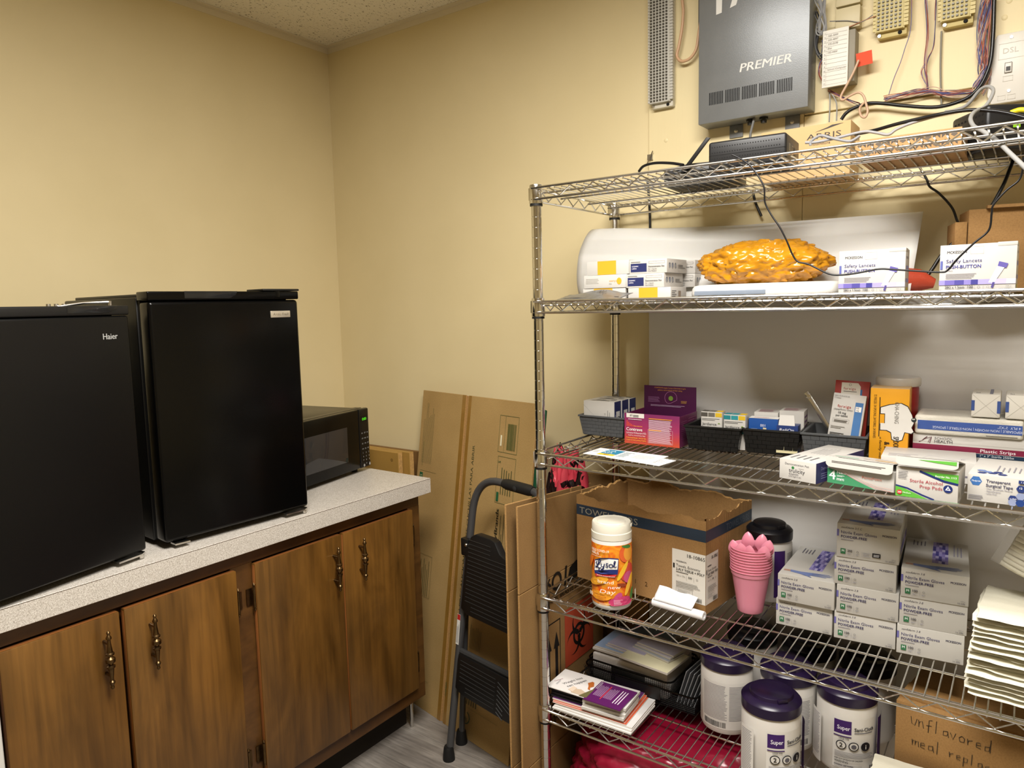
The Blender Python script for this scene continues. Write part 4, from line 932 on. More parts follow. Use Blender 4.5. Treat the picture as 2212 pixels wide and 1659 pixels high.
A.text('Reorder No. 1113', .100, .0445, .0036, 'F2F6EE', 'r', bold=True, width=.034); A.text('Sterile Alcohol', .078, .030, .0062, 'A8243A', 'r', width=.054); A.text('Prep Pads', .078, .0205, .0062, 'A8243A', 'r', width=.037); A.disc(.087, .0245, .0075, NV, 20); A.poly([(.0825, .022), (.0915, .022), (.087, .030)], 'E8E8F0'); A.poly([(.0855, .0235), (.089, .0235), (.0873, .0265)], NV)
A.disc(.007, .008, .0045, 'C0302E', 14); A.text('200', .004, .0065, .0032, 'F4ECEC', bold=True, width=.0062); A.text('Medium', .013, .0068, .0030, 'E8F2E0'); A.bars(.004, .036, .022, .051, 5, '5A585A', .35, seed=3)
A.on('x', f=ff); A.poly([(.037, -.003), (.100, -.0005), (.100, -.0075), (.07, -.006)], GN); A.on('x', f=tf); A.poly([(.035, .003), (.10, .003), (.10, .012), (.06, .008)], GN); A.bars(.01, .02, .09, .07, 4, 'B8B2C4', .2, ragged=.5)
A.on('right', w, d, h); A.poly([(.010, .006), (.018, .01), (.014, .02), (.010, .016)], '5A4A42'); A.done(o)
w, d, h = .150, .165, .0505
o = carton('tape_box', 'white surgical tape box with blue hexagons at the right edge of the third shelf', 'box', (2.211, -.426, z3), -3.5, w, d, h)
def hexa(A, u, v, r, c): A.poly([(u + r * math.cos(i * pi / 3), v + r * math.sin(i * pi / 3)) for i in range(6)], c)
A = Art().on('front'); hexa(A, .013, .038, .0095, '3A6AA8'); A.text('Medpride', .0135, .0367, .003, 'E4ECF4', 'c', bold=True, width=.014); A.text('Transparent', .029, .0375, .0056, '26264E', bold=True, width=.037); A.text('Surgical Tape', .029, .0295, .0056, '26264E', bold=True, width=.041)
for i, t in enumerate(('Clear, Breathable Material', 'Hypoallergenic', 'Latex-Free')): A.text('- ' + t, .028, .0245 - .0045 * i, .0026, '4A4862')
A.bars(.002, .004, .026, .0135, 3, '6A6872', .35, seed=4)
for (u, v, c) in ((.082, .032, '22346E'), (.082, .0185, '8A94B4'), (.0705, .0125, '22346E'), (.0705, .002, '8A94B4'), (.082, .0055, '1A3A7A'), (.0935, .0125, '1A3A7A')): hexa(A, u, max(v, .0062), .0072, c)
A.text('12', .082, .032, .0035, 'EEF0F6', 'c', bold=True); A.text('1 x 10yds', .0705, .0122, .0022, 'EEF0F6', 'c'); A.rect(.078, .042, .15, .048, '22346E'); A.text('1 x 10yds', .082, .0435, .003, 'EEF0F6'); A.text('MPR-30121', .094, .004, .0024, '3A3A4A')
A.on('top', w, d, h); 
for (u, v, c) in ((.02, .018, '26366E'), (.036, .022, '26366E'), (.028, .030, '6A7EAE'), (.052, .016, '26366E'), (.044, .032, '26366E'), (.018, .036, '6A7EAE')): hexa(A, u, v, .008, c)
A.bars(.04, .045, .10, .10, 7, '8A8890', .25, True, .4); A.done(o)
o = carton('flat_box', 'low white box lying behind the alcohol prep pads', 'box', (2.046, -.305, z3), 4, .172, .118, .044)
A = Art().on('top', .172, .062, .0442); A.bars(.012, .012, .07, .045, 4, 'A09CA8', .2); A.line([(.075, .01), (.09, .045), (.13, .02), (.16, .04)], .0007, '9A94B8'); A.text('IV', .145, .02, .006, '6A6488', shear=.2); A.on('front'); A.bars(.10, .012, .16, .02, 1, '6A6670', .5); A.done(o)
# leaflets
for i, (x, y_, yw, lab) in enumerate(((1.452, -.432, -9, 'white leaflet partly under the blue and yellow printed one'), (1.385, -.428, -3, 'white leaflet with a blue and yellow printed block near the rack post'))):
    o = G().box(0, 0, 0, .195 if i else .155, .083 if i else .072, .0012).build('leaflet', mat('leaflet_paper', 'E4E4E2', .5), None, (x, y_, z3 + .0004 + .0016 * i), rad(yw)); tag(o, lab, 'leaflet', 'leaflets lying on the third shelf')
    A = Art().on('top', 0, 0, .0012)
    if i: A.rect(.033, .026, .080, .075, '2A7EA0'); A.rect(.033, .010, .080, .026, 'E4C030'); A.text('KIA', .038, .052, .012, 'D8E8EE', bold=True); A.text('KIA', .038, .033, .012, 'D8E8EE', bold=True); A.text('Q1', .05, .014, .008, 'B08A20', bold=True); A.bars(.087, .012, .115, .07, 6, '8AA8B4', .3); A.bars(.006, .03, .028, .06, 4, 'A8B4BC', .25)
    A.bars(.125 if i else .10, .02, .185 if i else .145, .06, 3, '9A8A88', .12, seed=7); A.done(o)

# ================================================================= FOURTH SHELF
z4 = DK[4]
# torn-open towel carton
w, d, h = .394, .250, .236
tc_ = thing('towel_carton', 'large brown towel carton with its top torn off and a navy band', 'carton', (1.288, -.301, z4), -7.2)
def torn(p0, p1, name, seed, out):
    R = random.Random(seed); n = 46; g = G(); P0, P1 = Vector(p0), Vector(p1); nv = Vector(out) * .0045; top = []; hh = 0
    for i in range(n + 1):
        hh = .6 * hh + R.uniform(-.003, .003); top.append(h + hh + .004 * math.sin(i * .35 + seed))
    vs = []
    for i in range(n + 1):
        p = P0.lerp(P1, i / n); j = R.uniform(-.0012, .0012)
        vs += [(p.x, p.y, 0), (p.x + nv.x * j * 200 * .3, p.y + nv.y * j * 200 * .3, top[i]), (p.x - nv.x, p.y - nv.y, top[i] - .003 + j), (p.x - nv.x, p.y - nv.y, .004)]
    fs = []; ms = []
    for i in range(n):
        a, b = 4 * i, 4 * (i + 1)
        g.add([vs[a], vs[b], vs[b + 1], vs[a + 1]], [(0, 1, 2, 3)], 0); g.add([vs[a + 2], vs[b + 2], vs[b + 3], vs[a + 3]], [(0, 1, 2, 3)], 0); g.add([vs[a + 1], vs[b + 1], vs[b + 2], vs[a + 2]], [(0, 1, 2, 3)], 1)
    return g.build(name, [M_CARD3, M_CARDE], tc_, smooth=0)
torn((0, 0, 0), (w, 0, 0), 'front_panel', 1, (0, -1, 0)); torn((w, 0, 0), (w, d, 0), 'side_panel', 2, (1, 0, 0)); torn((w, d, 0), (0, d, 0), 'back_panel', 3, (0, 1, 0)); torn((0, d, 0), (0, 0, 0), 'side_panel', 4, (-1, 0, 0))
G().box(.004, .004, .0005, w - .004, d - .004, .004).build('bottom_panel', M_CARD3, tc_)
NB = '22303F'
A = Art().on('front'); A.rect(0, .182, w, .211, NB); A.text('TOWELS/BIBS', .010, .187, .0175, '8A8474', width=.19)
A.text('1', .192, .030, .012, '4A3418'); A.text('2', .222, .030, .012, '4A3418')
LBL = 'D6D2C8'; A.rect(.302, .024, w - .0002, .150, LBL)
def label(A, o, s, w_):
    A.text('18-10865', o + .090 * s, .134, .0090, '22201E', 'r', bold=True, width=.048 * s); A.text('MCKESSON', o + .012 * s, .1185, .0036, '3A3836', bold=True, width=.028 * s); A.rect(o + .003 * s, .101, o + .0075 * s, .113, '121212')
    A.text('Towels, Economy', o + .012 * s, .106, .0068, '4A4846', width=.066 * s); A.text('2-PLY TISSUE + POLY', o + .012 * s, .0965, .0062, '2A2826', bold=True, width=.078 * s); A.bars(o + .012 * s, .092, o + .045 * s, .0945, 1, '5A5856', .6, ragged=0)
    A.text('13in x 17in', o + .013 * s, .082, .0036, '5A5856', width=.024 * s); A.text('500', o + .046 * s, .082, .0046, '3A3836', bold=True, width=.010 * s); A.rect(o + .041 * s, .076, o + .0415 * s, .088, '8A8884'); A.rect(o + .061 * s, .076, o + .0615 * s, .088, '8A8884'); A.ring(o + .07 * s, .084, .0025, .0006, '5A5856', 12)
    A.bars(o + .012 * s, .056, o + .082 * s, .072, 4, '7A7874', .3, seed=9); A.frame(o + .012 * s, .040, o + .058 * s, .053, '5A5856', .0005); A.bars(o + .016 * s, .042, o + .054 * s, .051, 3, '8A8884', .3)
label(A, .302, 1, w); A.barcode(.365, .028, .385, .038)
A.on('right', w, d, h); A.rect(0, .182, d, .211, NB); A.text('TOWELS/BIBS', .105, .187, .0175, '4E5560', width=.13); A.rect(.0002, .024, .062, .150, LBL); label(A, 0, .66, w); A.barcode(.034, .028, .055, .038)
A.done(tc_)
# wipes canister
ly = thing('wipes_canister', 'white capped wipes canister with orange tropical print in front of the towel carton', 'canister', (1.454, -.409, z4), 21)
r = .0505
G().lathe([(0, 0), (.045, 0), (.0485, .003), (r, .010), (r, .176), (.0485, .179), (0, .179)], 48).build('body', M_WHITEP, ly)
cap_ = G().lathe([(0, .1785), (r + .0004, .1785), (r + .0006, .194), (.0495, .196), (.0492, .214), (.0475, .2175), (.044, .2165), (.036, .2155), (.034, .2175), (.02, .2190), (0, .2195)], 48).build('cap', mat('cream_plastic', 'DCD8C8', .35), ly)
G().box(.042, -.008, .205, .0515, .008, .2125).build('cap_tab', MATS['cream_plastic'], ly, bevel=.002)
def _lys(nt, b, mp, nz, bmp, mix):
    n = nz(mp((1, 1, 1)), 22, 4, 2.2); c = ramp(nt, n, [(.30, 'C9401C'), (.42, 'DE6A1E'), (.52, 'E88E22'), (.62, 'E8A02C'), (.75, 'D85A2A')])
    nt.links.new(c, b.inputs['Base Color'])
M_LYS = nodemat('tropical_print', .3, _lys)
A = Art().on('cyl', r=r); L_ = pi * r
A.rect(-.118, .014, .118, .168, M_LYS)
for (u, v, a, b, rot, c) in ((.042, .150, .017, .022, 0, 'DE6A24'), (.045, .155, .020, .016, 30, 'E08A2C'), (.040, .095, .026, .030, 20, 'C23A48'), (.044, .055, .030, .034, 0, 'E0902C'), (.040, .022, .034, .018, 0, 'C43A68'), (.018, .046, .016, .010, 70, 'C8447A'), (-.030, .060, .026, .020, 0, 'E4A42E'), (-.05, .115, .020, .030, 10, 'D8661E'), (.036, .098, .013, .011, 0, 'C8507E')):
    A.poly([(u + a * math.cos(q) * math.cos(rad(rot)) - b * math.sin(q) * math.sin(rad(rot)), max(.0145, min(.1675, v + a * math.cos(q) * math.sin(rad(rot)) + b * math.sin(q) * math.cos(rad(rot))))) for q in [2 * pi * i / 22 for i in range(22)]], c) if False else A.rect(u - a * .0, v, u, v, c)
def blob(u, v, a, b, rot, c):
    rr = 4; cr, sr = math.cos(rad(rot)), math.sin(rad(rot)); n = 20; pts = [(u, v)]
    for q in (.5, 1):
        for i in range(n):
            x, y = q * a * math.cos(2 * pi * i / n), q * b * math.sin(2 * pi * i / n); pts.append((u + x * cr - y * sr, max(.0145, min(.1675, v + x * sr + y * cr))))
    fs = [(0, 1 + i, 1 + (i + 1) % n) for i in range(n)] + [(1 + i, 1 + n + i, 1 + n + (i + 1) % n, 1 + (i + 1) % n) for i in range(n)]
    A.put(pts, fs, c)
blob(.048, .146, .024, .024, 0, 'D9602A'); blob(.052, .146, .016, .020, 0, 'E49A34'); blob(.045, .164, .015, .005, -15, '3E7A34')
blob(.048, .098, .024, .020, 55, 'C8402E'); blob(.034, .103, .028, .006, 58, 'E8B82C'); blob(.050, .085, .015, .015, 0, 'C04A78'); blob(.052, .066, .030, .007, 65, 'E8B02C'); blob(.030, .068, .012, .004, -10, '8A3A1E')
blob(.020, .034, .016, .009, 60, 'C04A80'); blob(.030, .024, .032, .014, 0, 'C23A6A'); blob(.062, .040, .016, .006, 75, '3E7A34'); blob(-.025, .038, .03, .012, 0, 'E89A26'); blob(-.030, .075, .030, .010, 20, 'E8A42C'); blob(-.055, .120, .022, .008, 60, 'E87A24')
A.text('KILLS COVID-19', -.047, .151, .0062, 'F6EFE4', bold=True, width=.047); A.text('VIRUS', -.047, .143, .0062, 'F6EFE4', bold=True); A.bars(-.047, .1385, -.018, .1402, 1, 'F0DCC8', .6, ragged=0)
A.poly([(-.038, .098), (-.036, .128), (-.020, .136), (0, .139), (.022, .137), (.020, .104), (0, .105), (-.020, .102)], '1E2E6E'); A.poly([(-.0365, .1005), (-.0345, .126), (-.018, .1335), (.0, .1362), (.0205, .1345), (.0185, .1095), (0, .1095), (-.018, .106)], 'EFEDE8')
A.poly([(-.036, .092), (-.0365, .0995), (-.018, .1035), (.0, .1055), (.020, .1045), (.019, .096), (0, .0975), (-.018, .0955)], '1E2E6E'); A.poly([(-.032, .086), (-.034, .0925), (0, .0985), (.017, .097), (.014, .0915), (-.01, .091)], 'C22A2A'); A.text('Kills 99.9% of viruses & bacteria', -.029, .090, .0034, 'F6EFE4', width=.042)
BL = '1A2454'
A.line([(-.028, .126), (-.031, .122), (-.029, .1185), (-.024, .120), (-.019, .128), (-.0185, .131), (-.0215, .1315), (-.024, .127), (-.026, .117), (-.029, .111), (-.033, .110), (-.032, .113), (-.027, .112), (-.022, .110), (-.018, .112)], .0026, BL)
A.line([(-.017, .1225), (-.0175, .116), (-.014, .1145), (-.011, .117), (-.0095, .1235), (-.0115, .115), (-.0145, .106), (-.0185, .1035), (-.017, .108), (-.010, .1135)], .0023, BL)
A.line([(-.0015, .1245), (-.005, .125), (-.006, .1215), (-.0025, .1185), (-.003, .115), (-.0075, .1148)], .0023, BL); A.ring(.0045, .1195, .0052, .0021, BL, 16)
A.line([(.0095, .1175), (.0125, .124), (.0145, .131), (.0125, .1325), (.011, .127), (.0115, .118), (.014, .1155), (.0165, .118)], .0021, BL)
A.text('brand', -.026, .073, .0085, 'F8F2E6', width=.036); A.text('new', -.002, .0605, .0085, 'F8F2E6', width=.027); A.text('Day', -.021, .0475, .0100, 'F8F2E6', width=.034, shear=.25)
A.text('80', -.054, .034, .0100, 'F8F2E6', bold=True, width=.013); A.text('disinfecting wipes', -.036, .0415, .0030, '8A3A14', width=.028); A.text('mango &', -.027, .036, .0042, 'B85A1E'); A.text('hibiscus', -.024, .0305, .0042, 'B85A1E'); A.bars(-.022, .016, .004, .024, 3, 'F4D8A8', .4); A.bars(.010, .020, .030, .034, 5, 'E8B8C8', .35); A.rect(.068, .020, .080, .046, 'EDE8E0')
A.done(ly)
# roll of thin white bags
br = thing('bag_roll', 'small roll of thin white plastic bags against the towel carton', 'bag roll', (1.551, -.366, z4), -6)
G().lathe([(0, 0), (.006, 0), (.0062, -.002), (.0105, -.002), (.0108, .001), (.0108, .134), (.0105, .137), (.006, .137), (.006, .135), (0, .135)], 20, (0, 0, .0110), axis='x').build('roll', mat('bag_white', 'E6E6E6', .35, sss=.2), br)
def bagflap(u, v):
    return (.002 + .105 * u + .008 * v, -.0085 + .018 * v + .003 * math.sin(u * 9) * v, .020 + (.034 - .006 * u) * v + .0018 * noise.noise((u * 6, v * 4, 2)))
G().grid(bagflap, 20, 10).build('loose_end', MATS['bag_white'], br, smooth=70, solid=.0006)
# nested pink cups with spoons
M_PINK = mat('pink_plastic', 'E58FA4', .3, sss=.1); gp_ = 'nested pink cups'
cp = None
for i in range(9):
    if cp is None:
        pr_ = [(0, .001), (.029, .001), (.0305, .003), (.0325, .020), (.033, .022), (.0445, .094), (.0468, .096), (.0478, .1045), (.0492, .106), (.0500, .1075), (.0492, .1090), (.0478, .1085), (.0466, .1060), (.0460, .098), (.0435, .094), (.0318, .022), (.0295, .004), (0, .0035)]
        cp = G().lathe(pr_, 36).build('plastic_cup', M_PINK, None, (1.760, -.262, z4)); o = cp
    else: o = cp.copy(); COL.objects.link(o)
    o.location = (1.760 + .0006 * math.sin(i), -.262, z4 + .0068 * i)
    tag(o, 'pink plastic cup at the bottom of the nested stack' if i == 0 else ('pink plastic cup holding the spoons, top of the nested stack' if i == 8 else 'pink plastic cup rim nested inside the stack'), 'cup', gp_)
sp0 = None
for i, (a, tilt, dz, rz) in enumerate(((200, 12, .0, 0), (245, 10, .004, 10), (285, 9, .000, -5), (330, 14, .003, 5), (120, 8, .018, 0), (60, 10, .016, 8), (20, 12, .008, 0))):
    if sp0 is None:
        def spn(u, v):
            ang = 2 * pi * u; t = v; L2 = .112
            wd_ = .0042 + .0 * t if t < .62 else .0042 + .0118 * math.sin(pi * min(1, (t - .62) / .38) ** .85) ; 
            if t > .985: wd_ *= .4
            bowl = 0 if t < .66 else -.006 * math.sin(pi * (t - .66) / .34)
            return (wd_ * math.cos(ang), .0011 * math.sin(ang) + bowl * (1 - (math.cos(ang)) ** 2 * .8), L2 * t)
        sp0 = G().grid(spn, 14, 24, closeu=True).build('plastic_spoon', M_PINK, smooth=60); o = sp0
    else: o = sp0.copy(); COL.objects.link(o)
    o.location = (1.760 + .020 * math.cos(rad(a)), -.262 + .020 * math.sin(rad(a)), z4 + .0545 + .012 + dz * .6)
    o.rotation_euler = (rad(tilt) * math.sin(rad(a)) * -1, rad(tilt) * math.cos(rad(a)), rad(rz))
    tag(o, 'pink plastic spoon standing bowl up in the top cup', 'spoon', 'pink spoons in the cup')
# disinfectant wipe tubs
M_PLID = mat('purple_lid', '1E1230', .3); M_BLID = mat('black_lid', '0C0B0F', .35); M_TUB = mat('tub_white', 'CFCBC4', .4, sss=.1); PU = '3A1A5E'
def tub(label, loc, yaw, r=.064, art=None, lid=M_PLID, hb=.165):
    t = thing('wipes_tub', label, 'tub', loc, yaw, 'disinfectant wipe tubs')
    G().lathe([(0, 0), (r - .012, 0), (r - .004, .004), (r, .014), (r, hb - .012), (r - .003, hb - .004), (r - .003, hb), (0, hb)], 48).build('body', M_TUB, t)
    k = r / .064
    G().lathe([(0, hb), (r + .0008, hb - .0015), (r + .0012, hb + .002), (r + .0012, hb + .020), (r - .004, hb + .026), (.048 * k, hb + .029), (.046 * k, hb + .036), (.043 * k, hb + .038), (.012, hb + .041), (0, hb + .041)], 48).build('lid', lid, t)
    lo_ = G().box(-.012, -.050 * k, hb + .028, .012, -.040 * k, hb + .037).build('lid_latch', lid, t, bevel=.002)
    A = Art().on('cyl', r=r)
    if art == 'front':
        A.rect(-.042, .018, .055, .138, 'D9D6D0'); A.rect(-.040, .100, -.004, .132, PU); A.text('Super', -.033, .110, .0095, 'ECE8F2', bold=True, width=.026); A.text('Sani-Cloth', .002, .110, .0085, '2A2830', bold=True, width=.046); A.bars(.002, .105, .044, .108, 1, '5A5860', .6, ragged=0)
        A.rect(-.040, .094, -.004, .0965, PU); A.text('LARGE WIPE', -.029, .0895, .0026, '3A3840', bold=True)
        for i in range(3): A.disc(-.024 + .025 * i, .075, .0105, '1A181E', 22); (A.disc(-.024 + .025 * i, .075, .0085, 'D9D6D0', 20) if i < 2 else None)
        A.text('2', -.024, .0705, .010, '1A181E', 'c', bold=True); A.disc(.001, .075, .0052, '5A5860', 12); A.text('i', .026, .070, .011, 'D9D6D0', 'c', bold=True)
        A.bars(-.036, .048, .046, .062, 5, '6A6870', .35, ragged=.25, seed=4); A.text('KEEP OUT OF REACH OF CHILDREN', -.036, .041, .0034, '2A2830', bold=True, width=.055); A.text('WARNING', -.036, .0345, .0052, '1A181E', bold=True, width=.026); A.bars(-.036, .024, .02, .032, 3, '7A7880', .35); A.text('Contains: 160 WIPES', -.036, .0275, .0034, '2A2830', bold=True, width=.036); A.text('PDI', .034, .024, .0085, '2A2830', bold=True, width=.015)
        A.rect(.056, .018, .088, .138, PU); A.text('DO NOT FLUSH', .070, .024, .007, 'D9D6E4', rot=0, bold=True, width=.03)
        A.rect(-.098, .014, -.066, .135, 'D9D6D0'); A.bars(-.096, .03, -.070, .130, 26, '7A7880', .35, ragged=.15, seed=8)
    elif art == 'back':
        A.rect(-.060, .018, .058, .138, 'D6D3CD'); A.bars(-.056, .042, .010, .132, 26, '77757C', .38, ragged=.12, seed=5); A.bars(.014, .042, .054, .132, 26, '77757C', .38, ragged=.12, seed=6); A.barcode(-.052, .022, .006, .036)
    elif art == 'side':
        A.rect(.0, .018, .060, .138, 'D6D3CD'); A.bars(.006, .045, .05, .132, 24, '77757C', .38, ragged=.12, seed=7); A.barcode(.008, .022, .045, .036); A.rect(-.03, .018, -.002, .138, PU)
    A.done(t); return t
tub('white wipes tub with a black lid behind the pink cups', (1.771, -.150, z4), 60, .0555, 'side', M_BLID, .160)
# glove boxes
def glove(loc, yaw, label, h=.0635, big=False):
    w, d = .1235, .226
    o = carton('glove_box', label, 'box', loc, yaw, w, d, h, mat('glove_card', 'C0BDB6', .45), 'exam glove boxes on the fourth shelf', .0012)
    A = Art().on('front'); s = h / .0635; T = '2E2A52'
    A.text('confiderm', .0085, h - .0105, .0046, '3A3844', shear=.3, width=.025); A.text('3.5 C' if big else '3.8', .036, h - .0105, .0046, '6A6874', shear=.2)
    A.text('MCKESSON', w - .006, h - .019, .0044, '22204A', 'r', bold=True, width=.027); A.rect(.0, h - .029, .0042, h - .014, '6A66A4')
    A.text('Nitrile Exam Gloves', .0085, h - .0225, .0064, '3A366A', width=.071); A.text('POWDER-FREE', .0085, h - .032, .0058, '2E2A5E', bold=True, width=.052); A.bars(.0085, h - .0365, .034, h - .0345, 1, '8A8894', .6, ragged=0)
    A.rect(.0085, .0085, .0185, .0205, '2E6A44'); A.text('M', .0135, .0132, .0052, 'EAF2EC', 'c', bold=True); A.text('200' if big else '100', .0225, .0145, .0052, '33313A', bold=True, width=.0095); A.bars(.0225, .0085, .031, .0125, 2, '8A8890', .4); A.rect(.0355, .007, .0359, .0195, 'A0A0A6'); A.ring(.043, .0165, .0022, .0005, '5A5A60', 12); A.bars(.0395, .0085, .0465, .0125, 2, '8A8890', .4)
    if big: A.rect(.072, .010, .088, .0195, '16161A'); A.bars(.0745, .012, .086, .018, 2, 'C8C8CC', .5, ragged=.1); A.rect(.0515, .007, .0519, .0195, 'A0A0A6'); A.bars(.054, .009, .070, .019, 4, '8A8890', .35)
    A.text('16-6976C' if big else '16-686', w - .006, .004, .0036, '55535C', 'r'); A.text('MFR #', w - .006, .0095, .0022, '7A7880', 'r')
    A.on('top', w, d, h)
    for i in range(5):
        for j in range(9): A.rect(.055 + .006 * i, .060 + .017 * j, .061 + .006 * i, .077 + .017 * j, PUR[(i * 3 + j * 5) % 7]); A.k -= 1
    A.k += 1
    GB = mat('glove_blue', '6E7EAE', .5); SK = mat('skin_print', 'B08A78', .5)
    A.poly([(.006, .036), (.022, .038), (.024, .026), (.006, .027)], SK)
    A.poly([(.020, .038), (.045, .036), (.068, .040), (.070, .022), (.058, .014), (.045, .020), (.022, .025)], GB)
    for (y0, y1, x1) in ((.037, .042, .104), (.033, .036, .110), (.028, .029, .108), (.023, .022, .100)): A.poly([(.062, y0 + .002), (x1, y1 + .0012), (x1 + .002, y1), (x1, y1 - .0012), (.062, y0 - .002)], GB)
    A.poly([(.050, .020), (.070, .008), (.072, .010), (.060, .022)], GB)
    A.bars(.015, .17, .045, .21, 4, '5A5866', .3, True, .3); A.bars(.095, .12, .115, .21, 3, '8A88A0', .3, True, .3)
    A.on('right', w, d, h)
    for j in range(10): A.rect(.03 + .017 * j, .012, .047 + .017 * j, .030, PUR[j % 7]); A.k -= 1
    A.k += 1; A.bars(.04, .036, .18, .054, 3, '8A8894', .3); A.done(o); return o
hg = .0636
glove((1.8335, -.303, z4), 1.5, 'exam glove box at the bottom of the left pair, next to the pink cups'); glove((1.8385, -.312, z4 + hg), 1.2, 'exam glove box on top of the left pair, next to the pink cups')
glove((1.962, -.305, z4), 3.5, 'exam glove box at the bottom of the middle stack of four'); glove((1.966, -.308, z4 + hg), 3.5, 'exam glove box second from the bottom of the middle stack of four')
glove((1.9595, -.306, z4 + 2 * hg), 3.0, 'exam glove box third from the bottom of the middle stack of four'); glove((1.9635, -.308, z4 + 3 * hg), 3.5, 'taller exam glove box with a black square mark topping the middle stack', .077, True)
glove((2.0885, -.307, z4), 4.5, 'exam glove box at the bottom of the right stack of three'); glove((2.0915, -.306, z4 + hg), 4.5, 'exam glove box in the middle of the right stack of three'); glove((2.0925, -.308, z4 + 2 * hg), 4.5, 'exam glove box on top of the right stack of three')
# folded paper towels
M_TOW = mat('paper_towel', 'E0DCC9', .85, bump=(220, .4, .001))
def towel(name, label, loc, yaw, w, d, h, seed, grp, rot=None, amp=.004):
    R = random.Random(seed); ph = R.uniform(0, 6)
    def top(u, v): return h + amp * noise.noise((u * 3 + seed, v * 3, 1)) * (1 + 1.5 * (abs(u - .5) * 2) ** 2)
    g = G(); n = 14; m = 10
    def fn(u, v):
        # closed tube section around y: rounded folded edge at the front
        a = 2 * pi * u; ex = .18
        return None
    def P(i, j, t):
        u, v = i / n, j / m; e = .004 * noise.noise((u * 5, v * 5, seed + t)); zz = top(u, v) - (0 if t else h * .94)
        rr = math.sin(pi * v) ** .0 if 0 < j < m else .0
        zz2 = zz if 0 < j < m else (top(u, v) - h * .47)
        yy = v * d + (0 if 0 < j < m else 0) + e
        return (u * w + e, yy, zz2)
    vs = [P(i, j, 1) for j in range(m + 1) for i in range(n + 1)] + [P(i, j, 0) for j in range(m + 1) for i in range(n + 1)]; K = (n + 1) * (m + 1)
    fs = [(j * (n + 1) + i, j * (n + 1) + i + 1, (j + 1) * (n + 1) + i + 1, (j + 1) * (n + 1) + i) for j in range(m) for i in range(n)]
    fs += [tuple(K + q for q in f[::-1]) for f in fs]
    for j in range(m):
        a = j * (n + 1); b = (j + 1) * (n + 1); fs.append((a, b, K + b, K + a)); a += n; b += n; fs.append((b, a, K + a, K + b))
    g.add(vs, fs); o = g.build(name, M_TOW, None, loc, rot if rot else rad(yaw), smooth=50); return tag(o, label, 'paper towel', grp)
zz = z4 + .001
for i in range(16):
    R = random.Random(i); towel('paper_towel', 'folded white paper towel in the loose stack right of the glove boxes', (2.2185 + R.uniform(-.003, .004) + .006 * max(0, 3 - i) * .3 + .0009 * i, -.428 + R.uniform(-.006, .006), zz), R.uniform(-5, -2), .165, .19, .0098, i, 'folded paper towels in the loose stack', amp=.0032); zz += .0104
wt = thing('towel_pack', 'plastic wrapped pack of folded white towels tilted above the loose towel stack', 'towel pack', (2.262, -.275, zz + .078), rot=(rad(4), rad(24), rad(-6)))
for i in range(9):
    def sl(u, v, i=i):
        return (.01 + .17 * u + .002 * noise.noise((u * 4, v * 4, i)), -.05 + .16 * v, .004 + .0098 * i + .0032 * noise.noise((u * 3, v * 3, i + 7)))
    G().grid(sl, 12, 10).build('folded_towel', M_TOW, wt, smooth=60, solid=.0085)
def wrap(u, v):
    a = 2 * pi * u; cx = math.copysign(abs(math.cos(a)) ** .45, math.cos(a)); cz = math.copysign(abs(math.sin(a)) ** .45, math.sin(a)); e = 1 + .08 * noise.noise((u * 7, v * 5, 4))
    return (-.006 + .20 * v, .03 + .088 * cx * e, .045 + .053 * cz * e)
G().grid(wrap, 40, 20, closeu=True).build('plastic_wrap', mat('milky_film', 'F0F0F0', .2, trans=.6, ior=1.05, alpha=.35), wt, smooth=70)

# ================================================================= FIFTH SHELF
z5 = DK[5]
def booklet(label, loc, yaw, w, d, h, c, cat='booklet', grp='booklets and flyers at the left of the lowest shelf', edge='D8D4CC'):
    g = G().box(0, 0, 0, w, d, h); g.m = [1, 1, 0, 0, 0, 0]
    return tag(g.build('booklet', [mat('page_edge_' + edge, edge, .7), mat('cover_' + c, c, .3)], None, loc, rad(yaw), bevel=.0003, seg=1), label, cat, grp)
for i in range(3): booklet(('white magazine at the bottom of the booklet pile', 'white magazine second from the bottom of the booklet pile', 'white magazine third from the bottom of the booklet pile')[i], (1.302 + .003 * i, -.464 + .004 * i, z5 + .0045 * i), 1.5 + .4 * i, .228 - .004 * i, .152, .0042, 'DEDCDA', 'magazine')
booklet('orange booklet in the pile, lower one', (1.300, -.459, z5 + .0138), 3, .212, .148, .0022, 'C8583A'); booklet('orange booklet in the pile, upper one', (1.299, -.456, z5 + .0162), 3.5, .208, .148, .0022, 'C8583A')
o = booklet('purple booklet under the white and black booklet stacks', (1.296, -.453, z5 + .0188), 4, .205, .148, .0045, '5A2E62')
A = Art().on('top', .205, .148, .0045); A.text('CONTRAVE', .196, .03, .005, 'D8C8DC', rot=90, width=.05); A.done(o)
for i in range(4): booklet('white booklet in the short stack under the purple flyer', (1.388 + .002 * (i % 2), -.458 + .003 * i, z5 + .0238 + .0076 * i), 4 + 1.2 * (i % 3), .118, .098, .0072, 'DAD8D4', edge='CFCBC4')
for i in range(6): booklet('black booklet in the thin stack beside the rack post', (1.287 + .001 * (i % 3), -.447 + .002 * (i % 2), z5 + .0238 + .0046 * i), 3 + .8 * (i % 2), .096, .090, .0042, '1B1A20', edge='2A2930')
fl_ = G().box(0, 0, 0, .120, .104, .0022).build('flyer', mat('flyer_white', 'E6E2DE', .3), None, (1.282, -.461, z5 + .0546), rad(2)); tag(fl_, 'glossy white flyer about weight loss on top of the black booklets', 'flyer', 'booklets and flyers at the left of the lowest shelf')
